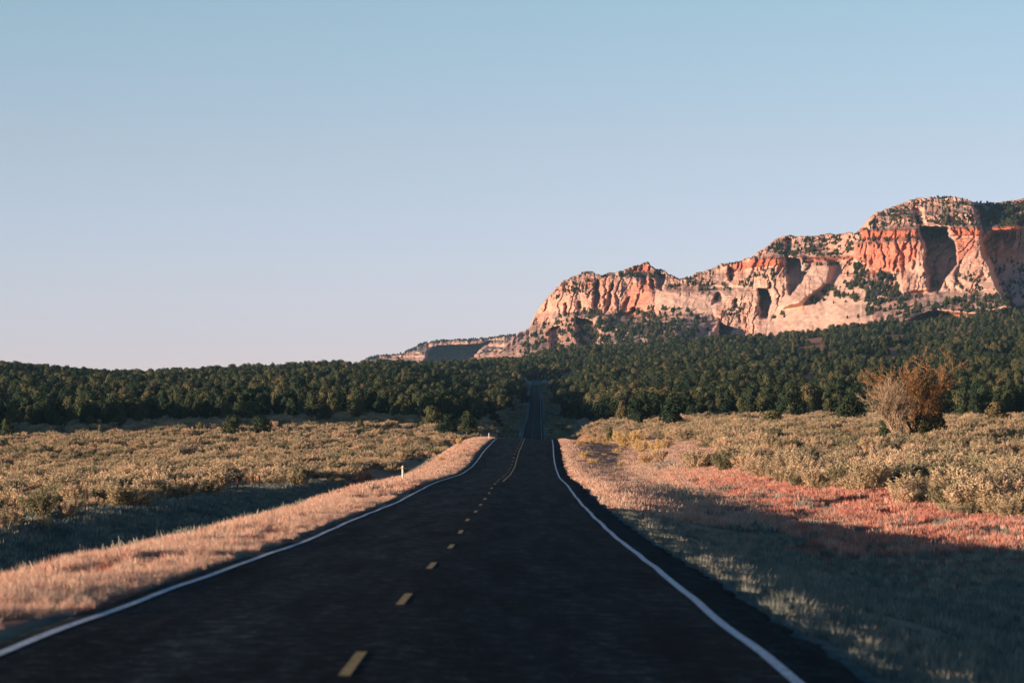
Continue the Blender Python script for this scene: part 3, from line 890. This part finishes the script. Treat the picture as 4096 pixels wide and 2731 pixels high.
for i in order[:nI]:
    s = h[i] / 5
    t = empty('juniper_tree', (x[i], y[i], z[i] - 0.1), rz[i])
    t.scale = (w[i] / 5, w[i] / 5, s)
    left = x[i] < road_x(y[i])
    uu = 2048 + FP * x[i] / y[i]
    if left: wh = pickbin(uu, [(420, 'at the left border behind the shaded flat'), (800, 'between the left border and the lone pair on the flat'), (1200, 'behind the lone pair on the left flat'), (1560, 'between the lone pair and the roadside clump'), (1850, 'behind the roadside clump left of the road'), (9999, 'close along the left side of the far road')])
    else: wh = pickbin(uu, [(2420, 'close along the right side of the far road'), (2640, 'behind the rounded juniper nearest the road on the right'), (2900, 'behind the tall lobed juniper on the right'), (3300, 'behind the low sprawling juniper on the right'), (3560, 'left of the bare tree'), (3860, 'behind the bare tree'), (9999, 'at the right border beyond the bare tree')])
    big = 'tall' if h[i] > 8.2 else ('middle-sized' if h[i] > 6.6 else 'low')
    tag(t, big + ' forest juniper ' + wh, 'tree', big + ' forest junipers ' + wh)
    k = int(rng.integers(0, 6))
    obj('crown', JUN[k][0], t); obj('trunk', JUN[k][1], t)
rest = order[nI:]
instancer('juniper_forest', np.stack([x[rest], y[rest], z[rest] - 0.1], 1), np.stack([w[rest] / 5, w[rest] / 5, h[rest] / 5], 1), TREE_SRC[:6], rz[rest],
          'dense juniper forest covering the slopes below the mesa', 0.05)
print('forest trees', len(x))

# shrubs and small trees on the mesas
veg = [(z2([(870, 690), (1110, 830), (1240, 830), (1240, 1000), (1440, 1020), (1320, 1130), (1200, 1130), (900, 1200), (1000, 1060), (390, 1090), (600, 950), (860, 870)]), 700),
       (z2([(180, 600), (300, 520), (930, 500), (930, 600), (760, 680), (300, 690), (150, 650)]), 590),
       (z2([(1020, 380), (1400, 200), (1900, 230), (1930, 430), (1660, 430), (1400, 440), (930, 470)]), 590),
       (z2([(1900, 230), (2291, 200), (2400, 200), (2400, 420), (2020, 440), (1930, 430)]), 900),
       (z2([(1300, 1130), (1900, 1000), (2291, 1050), (2400, 1300), (800, 1400)]), 1300),
       (z2([(1400, 420), (1660, 430), (1660, 530), (1450, 540)]), 150),
       (z2([(930, 535), (1400, 525), (1400, 550), (930, 560)]), 40),
       (z2([(2000, 700), (2291, 700), (2291, 1050), (2100, 1000)]), 160),
       (z2([(1600, 860), (1900, 800), (1950, 1000), (1600, 1000)]), 70),
       (z2([(170, 1180), (290, 1150), (290, 1190), (180, 1200)]), 30),
       (z2([(400, 690), (860, 680), (860, 760), (420, 760)]), 60),
       (z1([(540, 1050), (700, 1030), (950, 1060), (1240, 1020), (1540, 1010), (1720, 1120), (1640, 1250), (1500, 1320), (800, 1400), (300, 1420), (150, 1400), (240, 1220), (400, 1120)]), 1000),
       (z1([(640, 1080), (800, 1100), (1000, 1150), (1300, 1080), (1500, 1150), (1500, 1300), (700, 1350)]), 600),
       (z1([(600, 760), (800, 730), (830, 900), (560, 900), (430, 950)]), 130),
       (z1([(1500, 800), (1700, 760), (1960, 850), (1830, 870), (1500, 860), (1340, 850)]), 120),
       (z1([(930, 722), (1450, 712), (1450, 760), (930, 755)]), 150),
       (z1([(1960, 980), (2060, 960), (1980, 1120), (1830, 1080)]), 60),
       (z1([(1820, 870), (1850, 870), (1800, 970), (1770, 960)]), 25),
       (z1([(1905, 650), (1990, 690), (1935, 790), (1912, 765)]), 40),
       (z1([(1980, 800), (2300, 640), (2300, 780), (2000, 860)]), 120),
       (z1([(1640, 1270), (2300, 1250), (2300, 1340), (1500, 1400)]), 350),
       (z1([(1840, 1130), (1940, 1180), (1880, 1260), (1840, 1250)]), 30)]
pts = []; grp = []
nr, nc = mesaU.shape
def surf(u, v, U, V, Pg):
    j = np.clip(np.searchsorted(U[0], u), 0, U.shape[1] - 1)
    top = V[-1, j]; bot = V[0, j]
    s = (v - bot) / (top - bot)
    i = np.clip(np.round(s * (U.shape[0] - 1)).astype(int), 0, U.shape[0] - 1)
    return Pg[i, j], s
for poly, n in veg:
    p = np.array(poly); lo = p.min(0); hi = p.max(0)
    q = lo + rng.random((n * 9, 2)) * (hi - lo)
    q = q[inpoly(q[:, 0], q[:, 1], poly)]
    q = q[fbm(q[:, 0] / 16, q[:, 1] / 8, 71, 3) > 0.55][:n]
    P3, s = surf(q[:, 0], q[:, 1], mesaU, mesaV, mesaP)
    pts.append(P3[(s < 0.995) & (s > 0)]); grp.append(np.full(int(((s < 0.995) & (s > 0)).sum()), 1.35 if n >= 600 else 1.0))
# the whole rim carries trees
j = rng.integers(0, nc, 620); rimp = mesaP[-1, j].copy(); rimp = rimp[(fbm(j / 30, j * 0, 73, 2) > 0.36) & (rimp[:, 0] > 60)]
rimp[:, 1] += rng.random(len(rimp)) * 25
pts.append(rimp)
j = rng.integers(0, nc, 900); i = rng.integers(60, 290, 900)
pts.append(mesaP[i, j][(mesaC[i, j] < 0.5) & (rng.random(900) < 0.35)])
grp = np.concatenate(grp + [np.ones(sum(len(p_) for p_ in pts[len(grp):]))])
pts = np.concatenate(pts)
s = (0.38 + 0.95 * rng.random(len(pts)) ** 2.0) * grp
instancer('mesa_shrubs', pts - np.array([0, 0, 0.6]), s * 1.0, TREE_SRC[:6], rng.random(len(pts)) * 6.28, 'dark shrubs and small trees dotted over the pale mesa', 0.05)
j = rng.integers(0, farU.shape[1], 900); i = np.where(rng.random(900) < 0.6, farU.shape[0] - 1, rng.integers(20, farU.shape[0], 900))
fp = farP[i, j].copy(); fp[:, 1] += rng.random(900) * 30
instancer('distant_mesa_trees', fp, 0.8 + 0.9 * rng.random(900), TREE_SRC[:6], rng.random(900) * 6.28, 'tiny trees along the rim of the distant mesa', 0.03)

# ------------------------------------------------------------------ sagebrush
SAGE_SRC = []
sage_special = [  # u, v of its foot, width px, height px
    (3395, 1967, 207, 124, 'big pale grey-green sagebrush bulging forward onto the red soil on the right'),
    (3180, 1925, 200, 133, 'tall broad sagebrush left of the one that bulges onto the red soil'),
    (3002, 1885, 90, 110, 'upright feathery dark-sided sagebrush rising behind the fallen branch'),
    (2893, 1892, 130, 82, 'rounded sagebrush in the front row just left of the feathery one'),
    (2764, 1880, 100, 80, 'sagebrush in the front row where the red bank begins'),
    (3627, 1922, 240, 113, 'wide sagebrush with a deep dark hollow under it, right of the biggest'),
    (4030, 1937, 135, 97, 'brushy sagebrush in the front row at the right border of the picture'),
    (2640, 1850, 85, 60, 'low sagebrush where the right field narrows toward the road'),
    (274, 2076, 118, 85, 'dark shaded sagebrush nearest the ditch at lower left'),
    (178, 2120, 89, 62, 'small round tan shrub alone beside the left ditch'),
    (150, 2072, 110, 75, 'dark sagebrush by the left border, behind the small tan shrub'),
    (868, 1980, 150, 105, 'pale upright sagebrush at the front of the left field')]
for k, (uu, vv, wp, hp, lab) in enumerate(sage_special):
    xx, yy, zz = hit(uu, vv)
    print('shrub', uu, vv, round(yy), round(xx, 1))
    t = empty('sagebrush', (xx, yy, zz - 0.03), k * 0.9)
    sw_ = wp * yy / FP / 1.25; sh_ = hp * yy / FP / 0.95
    t.scale = (sw_, sw_, sh_)
    tag(t, lab, 'shrub')
    m2 = SAGE[k % 5] if k != 9 else RAB[0]
    f_ = obj('foliage', m2[0], t); obj('stems', m2[1], t)
    if k < 5: SAGE_SRC.append(f_)

def sage_points(d0, d1, area):
    x, y = scatter_polar(d0, d1, area, -120, 4220)
    e = x - road_x(y); u = 2048 + FP * x / y
    wig = (fbm(y / 9, y * 0, 81, 4) - .5) * 13
    lo_r = np.interp(y, [90, 150, 200, 260, 330, 430, 600, 950, 1100], [26, 21, 17.5, 16, 22, 24, 20, 16, 7]) + wig * .6
    lo_l = np.interp(y, [90, 130, 200, 300, 430, 950, 1100], [23.5, 23.5, 23, 20, 18, 16, 7]) + wig * .5
    k = ((e > lo_r) | (e < -lo_l))
    k &= (fbm(x / 7, y / 15, 82, 3) > np.interp(y, [0, 180, 240], [0.45, 0.45, 0.50]))
    k &= ~((y > 930) & (y > np.interp(u, [0, 2050, 4096], [1180, 1200, 1040])) & (np.abs(e) > 16))
    x, y = x[k], y[k]
    return x, y
xs, ys = [], []
for d0, d1, ar in ((95, 300, 2.3), (300, 520, 3.6), (520, 800, 5.5), (800, 1250, 8.0), (1250, 2750, 8.0)):
    a_, b_ = sage_points(d0, d1, ar); xs.append(a_); ys.append(b_)
x = np.concatenate(xs); y = np.concatenate(ys)
z = ground_z(x, y)
sz = (0.8 + 1.6 * rng.random(len(x)) ** 2.2) * np.interp(y, [0, 300, 520, 800, 1200], [1.0, 1.05, 1.2, 1.5, 1.7])
sz *= 0.75 + 0.5 * fbm(x / 14, y / 14, 83, 2)
hz = np.interp(y, [0, 300, 520, 800, 1200], [0.74, 0.72, 0.68, 0.62, 0.55]) * (0.85 + 0.35 * rng.random(len(x)))
rz = rng.random(len(x)) * 6.28
score = np.where(in_view(x, y, 20), sz / y, 0)
order = np.argsort(-score)
nI = 300 - len(sage_special)
for i in order[:nI]:
    t = empty('sagebrush', (x[i], y[i], z[i] - 0.03), rz[i])
    t.scale = (sz[i], sz[i], sz[i] * hz[i])
    left = x[i] < road_x(y[i])
    uu = 2048 + FP * x[i] / y[i]
    if left: wh = pickbin(uu, [(300, 'behind the first fence posts at the left border'), (700, 'in the left field right of the fence posts'), (1100, 'along the ditch in the middle of the left field'), (9999, 'where the left field nears the road')])
    else: wh = pickbin(uu, [(2800, 'where the right field nears the road'), (3100, 'above the fallen branch on the right'), (3480, 'around the bush that bulges onto the red soil'), (3800, 'below the bare tree on the right'), (9999, 'at the right border')])
    big = 'broad' if sz[i] > 1.5 else ('medium' if sz[i] > 1.1 else 'small')
    row = 'front-row ' if y[i] < 195 else 'second-row '
    tag(t, big + ' ' + row + 'sagebrush ' + wh, 'shrub', big + ' ' + row + 'sagebrush ' + wh)
    k = int(rng.integers(0, 5))
    obj('foliage', SAGE[k][0], t); obj('stems', SAGE[k][1], t)
rest = order[nI:]
instancer('sagebrush_field', np.stack([x[rest], y[rest], z[rest] - 0.03], 1), np.stack([sz[rest], sz[rest], sz[rest] * hz[rest]], 1), SAGE_SRC, rz[rest],
          'sagebrush thickly covering the flats behind the front rows', 0.1)
print('sage', len(x))

# rabbitbrush by the crest
RB = [  # u, v of its foot, width px, height px
    (2325, 1790, 50, 30), (2375, 1785, 60, 38), (2425, 1788, 60, 40), (2335, 1840, 62, 36), (2415, 1832, 28, 20), (2370, 1862, 60, 28), (2485, 1872, 42, 28), (2585, 1860, 75, 48),
    (2500, 1800, 90, 60), (2560, 1815, 95, 62), (2620, 1822, 95, 60), (2470, 1775, 70, 50), (2545, 1780, 90, 55), (2660, 1800, 90, 50), (2350, 1762, 46, 22), (2470, 1822, 50, 30),
    (1724, 1835, 42, 30), (1780, 1812, 36, 30), (1838, 1787, 44, 36), (1693, 1776, 20, 16), (1765, 1850, 34, 26)]
NR = 16
RBW = ['nearest the crest, left one of three in a row', 'near the crest, middle one of three in a row', 'near the crest, right one of three in a row', 'in the hollow, leftmost of the lower group', 'in the hollow, the tiny one of the lower group',
       'lowest in the shaded hollow', 'by itself at the edge of the red bank', 'largest in front of the sagebrush corner', 'upper left of the golden patch by the sage corner', 'middle of the golden patch by the sage corner',
       'right end of the golden patch by the sage corner', 'at the back left of the golden patch', 'at the back middle of the golden patch', 'at the far right beside the grey sagebrush', 'flat one right at the asphalt by the crest', 'in the middle between hollow and golden patch']
names_l = ['left of the road, nearest the marker post', 'left of the road, next one beyond the nearest', 'left of the road and largest, just below the crest', 'left of the road, farthest out from it', 'left of the road and lowest on the verge']
for k, (uu, vv, wp, hp) in enumerate(RB):
    xx, yy, zz = hit(uu, vv)
    t = empty('rabbitbrush', (xx, yy, zz - 0.02), k * 1.1)
    t.scale = (wp * yy / FP / 1.25, wp * yy / FP / 1.25, hp * yy / FP / 0.95)
    tag(t, ('golden rabbitbrush ' + names_l[k - NR]) if k >= NR else ('golden rabbitbrush right of the road ' + RBW[k]), 'shrub')
    obj('foliage', RAB[k % 2][0], t); obj('stems', RAB[k % 2][1], t)

# ------------------------------------------------------------------ grass
gsrc = empty('dry_grass_clump', (*at(3800, 2300, 62)[:2], float(at(3800, 2300, 62)[2])))
stalk_obj = None
tag(gsrc, 'tall pale seeding grass clump standing in the shade at lower right', 'grass clump')
st = tuft_mesh('stalks', 9, 0.62, 0.012, 0.10, M['palegrass'], 5)
stalk_obj = obj('stalks', st, gsrc)
def single(name, me, u, d, label):
    xx, yy, zz = at(u, 2300, d)
    o = obj(name, me, None, (xx, yy, zz)); tag(o, label, 'grass clump'); return o
g0 = single('dry_grass_clump', tuft_mesh('tall_tuft', 12, 0.40, 0.008, 0.16, M['grass'], 19), 560, 48, 'taller loose grass stalks rising from the sunlit left verge')
g1 = single('dry_grass_clump', tuft_mesh('fine_tuft', 40, 0.30, 0.009, 0.13, M['grass'], 11), 300, 42, 'pinkish dry grass clump on the sunlit left verge in the near foreground')
g2 = single('dry_grass_clump', tuft_mesh('fine_tuft', 34, 0.22, 0.010, 0.15, M['grass'], 12), 900, 62, 'low dry grass clump on the left verge beside the white line')
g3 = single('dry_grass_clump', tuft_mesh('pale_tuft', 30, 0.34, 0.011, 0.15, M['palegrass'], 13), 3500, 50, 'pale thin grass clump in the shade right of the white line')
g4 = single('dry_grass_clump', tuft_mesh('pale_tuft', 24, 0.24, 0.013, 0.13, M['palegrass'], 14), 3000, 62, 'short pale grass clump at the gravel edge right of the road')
g5 = single('dry_grass_clump', tuft_mesh('wide_tuft', 40, 0.30, 0.026, 0.22, M['redgrass'], 15), 2900, 150, 'reddish grass clump on the lit strip in front of the sagebrush')
g7 = single('dry_grass_clump', tuft_mesh('wide_tuft', 40, 0.30, 0.026, 0.22, M['grass'], 17), 1500, 170, 'pinkish dry grass clump on the far part of the left verge')
g6 = single('dry_grass_clump', tuft_mesh('wide_tuft', 34, 0.30, 0.034, 0.25, M['palegrass'], 16), 3100, 118, 'pale grass clump at the shadow edge on the right')

def band(d0, d1, e0, e1, dens, seed, thr=0.3, sx=1.6, sy=3.5):
    n = int((d1 - d0) * abs(e1 - e0) * dens)
    y = d0 + rng.random(n) * (d1 - d0); e = e0 + rng.random(n) * (e1 - e0)
    x = road_x(y) + e
    k = in_view(x, y, 250) & (fbm(x / sx, y / sy, seed, 3) > thr)
    edge = np.abs(e) - (np.where(e < 0, 4.02, 4.6) + (fbm(y * 0.8, y * 0, seed + 3, 3) - .5) * np.where(e < 0, 0.5, 1.3))
    k &= edge > 0
    return x[k], y[k]
def grass_layer(name, bands, src, smin, smax, label):
    X_, Y_ = [], []
    for b_ in bands:
        a_, c_ = band(*b_); X_.append(a_); Y_.append(c_)
    x = np.concatenate(X_); y = np.concatenate(Y_)
    e = np.abs(x - road_x(y))
    s = smin + (smax - smin) * rng.random(len(x))
    s *= 0.5 + 0.5 * sstep(4.0, 5.2, e)
    s *= 0.7 + 0.6 * fbm(x / 1.2, y / 2.0, 93, 2)
    print(name, len(x))
    return instancer(name, np.stack([x, y, ground_z(x, y)], 1), s, src, rng.random(len(x)) * 6.28, label, 0.15)
grass_layer('verge_grass', [(22, 75, -8.5, -4.0, 62, 91, 0.39), (75, 140, -9, -4.1, 36, 92, 0.41)], [g1, g2], 0.45, 1.0, 'pinkish dry grass on the sunlit left verge')
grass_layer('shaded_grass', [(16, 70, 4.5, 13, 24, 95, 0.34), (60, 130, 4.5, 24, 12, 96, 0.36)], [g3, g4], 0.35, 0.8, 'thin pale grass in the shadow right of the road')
grass_layer('red_strip_grass', [(95, 260, 11, 27, 6.0, 97, 0.42), (190, 440, 13, 34, 0.1, 108, 0.3), (-1, 0, 0, 1, 1, 100)], [g5, g5, g5, g7], 0.65, 1.25, 'reddish grass on the lit ground beside the road')
grass_layer('far_verge_grass', [(140, 300, -13, -4.2, 7, 98, 0.33), (300, 430, -14, -4.3, 4, 100, 0.33), (120, 430, 4.5, 12, 4, 111, 0.33), (220, 440, 9, 36, 3.0, 108, 0.3)], [g7], 0.7, 1.3, 'pinkish dry grass along the far part of the verges')
grass_layer('ditch_grass', [(60, 340, -24, -8.5, 5.0, 101, 0.34), (110, 300, 9, 15, 0.9, 102, 0.5), (430, 450, -16, -4.6, 2, 103, 0.3), (1150, 2700, -20, 20, 0.6, 104, 0.35, 4, 9)], [g6], 0.8, 1.5, 'pale grass tufts in the ditch and along the shadow edge')

# ------------------------------------------------------------------ the bare tree on the right
def grow(seed, H, spread, lean, nmain, twig, depth=4):
    r = random.Random(seed); thick, thin = [], []
    def br(p, d, L, rad, lev):
        n = 4
        q = Vector(p); dv = Vector(d)
        for s in range(n):
            dv = (dv + Vector((r.gauss(0, .16), r.gauss(0, .16), r.gauss(0.04, .12)))).normalized()
            q2 = q + dv * (L / n)
            r0 = rad * (1 - s / n * .6); r1 = rad * (1 - (s + 1) / n * .6)
            (thick if lev < 2 else thin).append((tuple(q), tuple(q2), r0, r1))
            if lev < depth:
                for c in range(2 if lev < 2 else (2 if s > 0 else 1)):
                    side = Vector((r.gauss(0, 1), r.gauss(0, 1), r.gauss(0.15, .8))).normalized()
                    nd = (dv * 0.85 + side * 0.62).normalized()
                    br(q2, nd, L * (0.40 + .2 * r.random()), max(r1 * .6, twig), lev + 1)
            q = q2
    for i in range(nmain):
        a = i / nmain * 6.283 + r.random() * .5
        br((0.1 * math.cos(a), 0.1 * math.sin(a), -0.2), (spread * math.cos(a) + lean, spread * math.sin(a), 1.0), H * (0.62 + .2 * r.random()), 0.16, 0)
    return thick, thin
bx_, by_, bz_ = hit(3640, 1776)
for (uu, dd, H, sp, ln, mat, lab, seed, nmn) in (
        (3590, -3, 270, 0.17, -0.10, M['deadpale'], 'pale bleached bare tree with fanned twigs in the right sagebrush', 3, 6),
        (3665, 4, 345, 0.16, 0.05, M['deadrust'], 'taller rust brown dry tree behind the bleached one', 8, 7)):
    xx, yy, zz = at(uu, 1740, by_ + dd)
    t = empty('bare_tree', (xx, yy, zz), 0)
    tag(t, lab, 'tree')
    Hm = H * yy / FP
    thick, thin = grow(seed, Hm * 0.80, sp, ln, nmn, 0.028, 3)
    v, f = tubes(thick, 5); obj('trunk', npmesh('trunk', v, f, mat), t)
    v, f = tubes(thin, 3); obj('twigs', npmesh('twigs', v, f, mat), t)
    if seed == 8:
        ends = np.array([b for a, b, r0, r1 in thin]); k_ = rng.integers(0, len(ends), 9000)
        c_ = ends[k_]
        v, f = leaf_cloud(c_, 0.28, 9000, 0.13, 1.0, 0.2)
        obj('dry_foliage', npmesh('dry_foliage', v, f, M['dryleaf']), t)
    print('bare tree', Hm, len(thick), len(thin))
for k, (uu, dd, wp, hp, lab) in enumerate([(3745, 6, 120, 160, 'dark green juniper under the right side of the rust brown tree'),
                                     (3550, 2, 110, 110, 'low olive juniper at the foot of the bleached tree'),
                                     (3690, -1, 120, 115, 'brown-green juniper at the foot of the rust brown tree')]):
    xx, yy, zz = at(uu, 1740, by_ + dd)
    juniper((k + 2) % 6, (xx, yy, zz), hp * yy / FP, k, lab, None, wp / hp / 0.85)

# ------------------------------------------------------------------ fence, posts, branch
fence = empty('wire_fence', (-25, 150, float(ground_z(np.array([-25.]), np.array([150.]))[0])))
tag(fence, 'old wire fence with dark wooden posts in the left sagebrush', 'fence')
fl = np.array(fence.location)
tops = []
for i in range(34):
    d = 146 + 5.1 * i + 0.9 * math.sin(i * 3.3)
    xx = -23.6 + 0.5 * math.sin(i * 1.7) + float(road_x(d))
    zz = float(ground_z(np.array([xx]), np.array([d]))[0])
    hh = 1.05 + 0.16 * math.sin(i * 2.9)
    lx = 0.05 * math.sin(i * 4.1)
    p0 = np.array([xx, d, zz - .3]) - fl; p1 = np.array([xx + lx, d, zz + hh]) - fl
    v, f = tubes([(p0, p1, 0.06, 0.05), (p1, p1 + np.array([0, 0, .02]), 0.05, 0.02)], 7)
    obj('post', npmesh('post', v, f, M['oldwood']), fence)
    tops.append(p1)
for hgt in (0.25, 0.6, 0.95):
    segs = []
    for a_, b_ in zip(tops[:-1], tops[1:]):
        a2 = a_ - np.array([0, 0, hgt]); b2 = b_ - np.array([0, 0, hgt]); mid = (a2 + b2) / 2 - np.array([0, 0, .03])
        segs += [(a2, mid, .004, .004), (mid, b2, .004, .004)]
    v, f = tubes(segs, 3); obj('wire', npmesh('wire', v, f, M['wire']), fence)

def marker(u, d, h, label):
    xx, yy, zz = at(u, 1900, d)
    t = empty('marker_post', (xx, yy, zz), 0.05)
    tag(t, label, 'road marker')
    w_, dp = 0.055, 0.02
    v = []
    for zt, s in ((-0.2, 1), (h * .96, 1), (h, 0.75)):
        v += [(-w_ * s, -dp, zt), (w_ * s, -dp, zt), (w_ * s, dp, zt), (-w_ * s, dp, zt)]
    f = [(0, 1, 5, 4), (1, 2, 6, 5), (2, 3, 7, 6), (3, 0, 4, 7), (4, 5, 9, 8), (5, 6, 10, 9), (6, 7, 11, 10), (7, 4, 8, 11), (8, 9, 10, 11)]
    obj('post', npmesh('post', v, f, M['marker']), t)
    v = [(-.04, -dp - .006, h * .80), (.04, -dp - .006, h * .80), (.04, -dp - .006, h * .90), (-.04, -dp - .006, h * .90), (-.04, -dp, h * .80), (.04, -dp, h * .80), (.04, -dp, h * .90), (-.04, -dp, h * .90)]
    obj('reflector', npmesh('reflector', v, [(0, 1, 2, 3), (0, 4, 5, 1), (1, 5, 6, 2), (2, 6, 7, 3), (3, 7, 4, 0)], M['reflector']), t)
marker(1611, 176, 0.98, 'slim pinkish marker post on the left verge, nearer one')
marker(1956, 402, 0.85, 'tiny marker post on the left verge near the road crest')

xx, yy, zz = hit(3028, 1945)
br_ = empty('fallen_branch', (xx, yy, zz), 0)
tag(br_, 'dark fallen branch lying on the red soil in front of the sagebrush', 'branch')
v, f = tubes([((-.38, 0, .03), (0, .05, .12), .035, .03), ((0, .05, .12), (.36, .1, .30), .03, .02), ((-.38, 0, .03), (-.25, -.1, .16), .02, .015), ((-.25, -.1, .16), (.3, -.05, .42), .015, .01),
              ((.36, .1, .30), (.3, -.05, .42), .015, .01), ((0, .05, .12), (.1, .2, .3), .02, .008)], 5)
obj('limb', npmesh('limb', v, f, M['oldwood']), br_)

# ------------------------------------------------------------------ haze: the air itself
hm = bpy.data.materials.new('haze_air'); hm.use_nodes = True
hn = hm.node_tree; hn.nodes.clear()
ho = hn.nodes.new('ShaderNodeOutputMaterial'); pv = hn.nodes.new('ShaderNodeVolumePrincipled')
pv.inputs['Color'].default_value = (0.42, 0.76, 1.0, 1)
pv.inputs['Density'].default_value = HAZE
pv.inputs['Anisotropy'].default_value = 0.2
hn.links.new(pv.outputs[0], ho.inputs['Volume'])
hx, y0_, y1_, z0_, z1_ = 13000, -2500, 17500, -15, 640
v = [(x_, y_, z_) for z_ in (z0_, z1_) for y_ in (y0_, y1_) for x_ in (-hx, hx)]
hz_ = obj('haze', npmesh('haze', v, [(0, 2, 3, 1), (4, 5, 7, 6), (0, 1, 5, 4), (1, 3, 7, 5), (3, 2, 6, 7), (2, 0, 4, 6)], hm))
tag(hz_, 'thin evening haze in the air', kind='stuff')
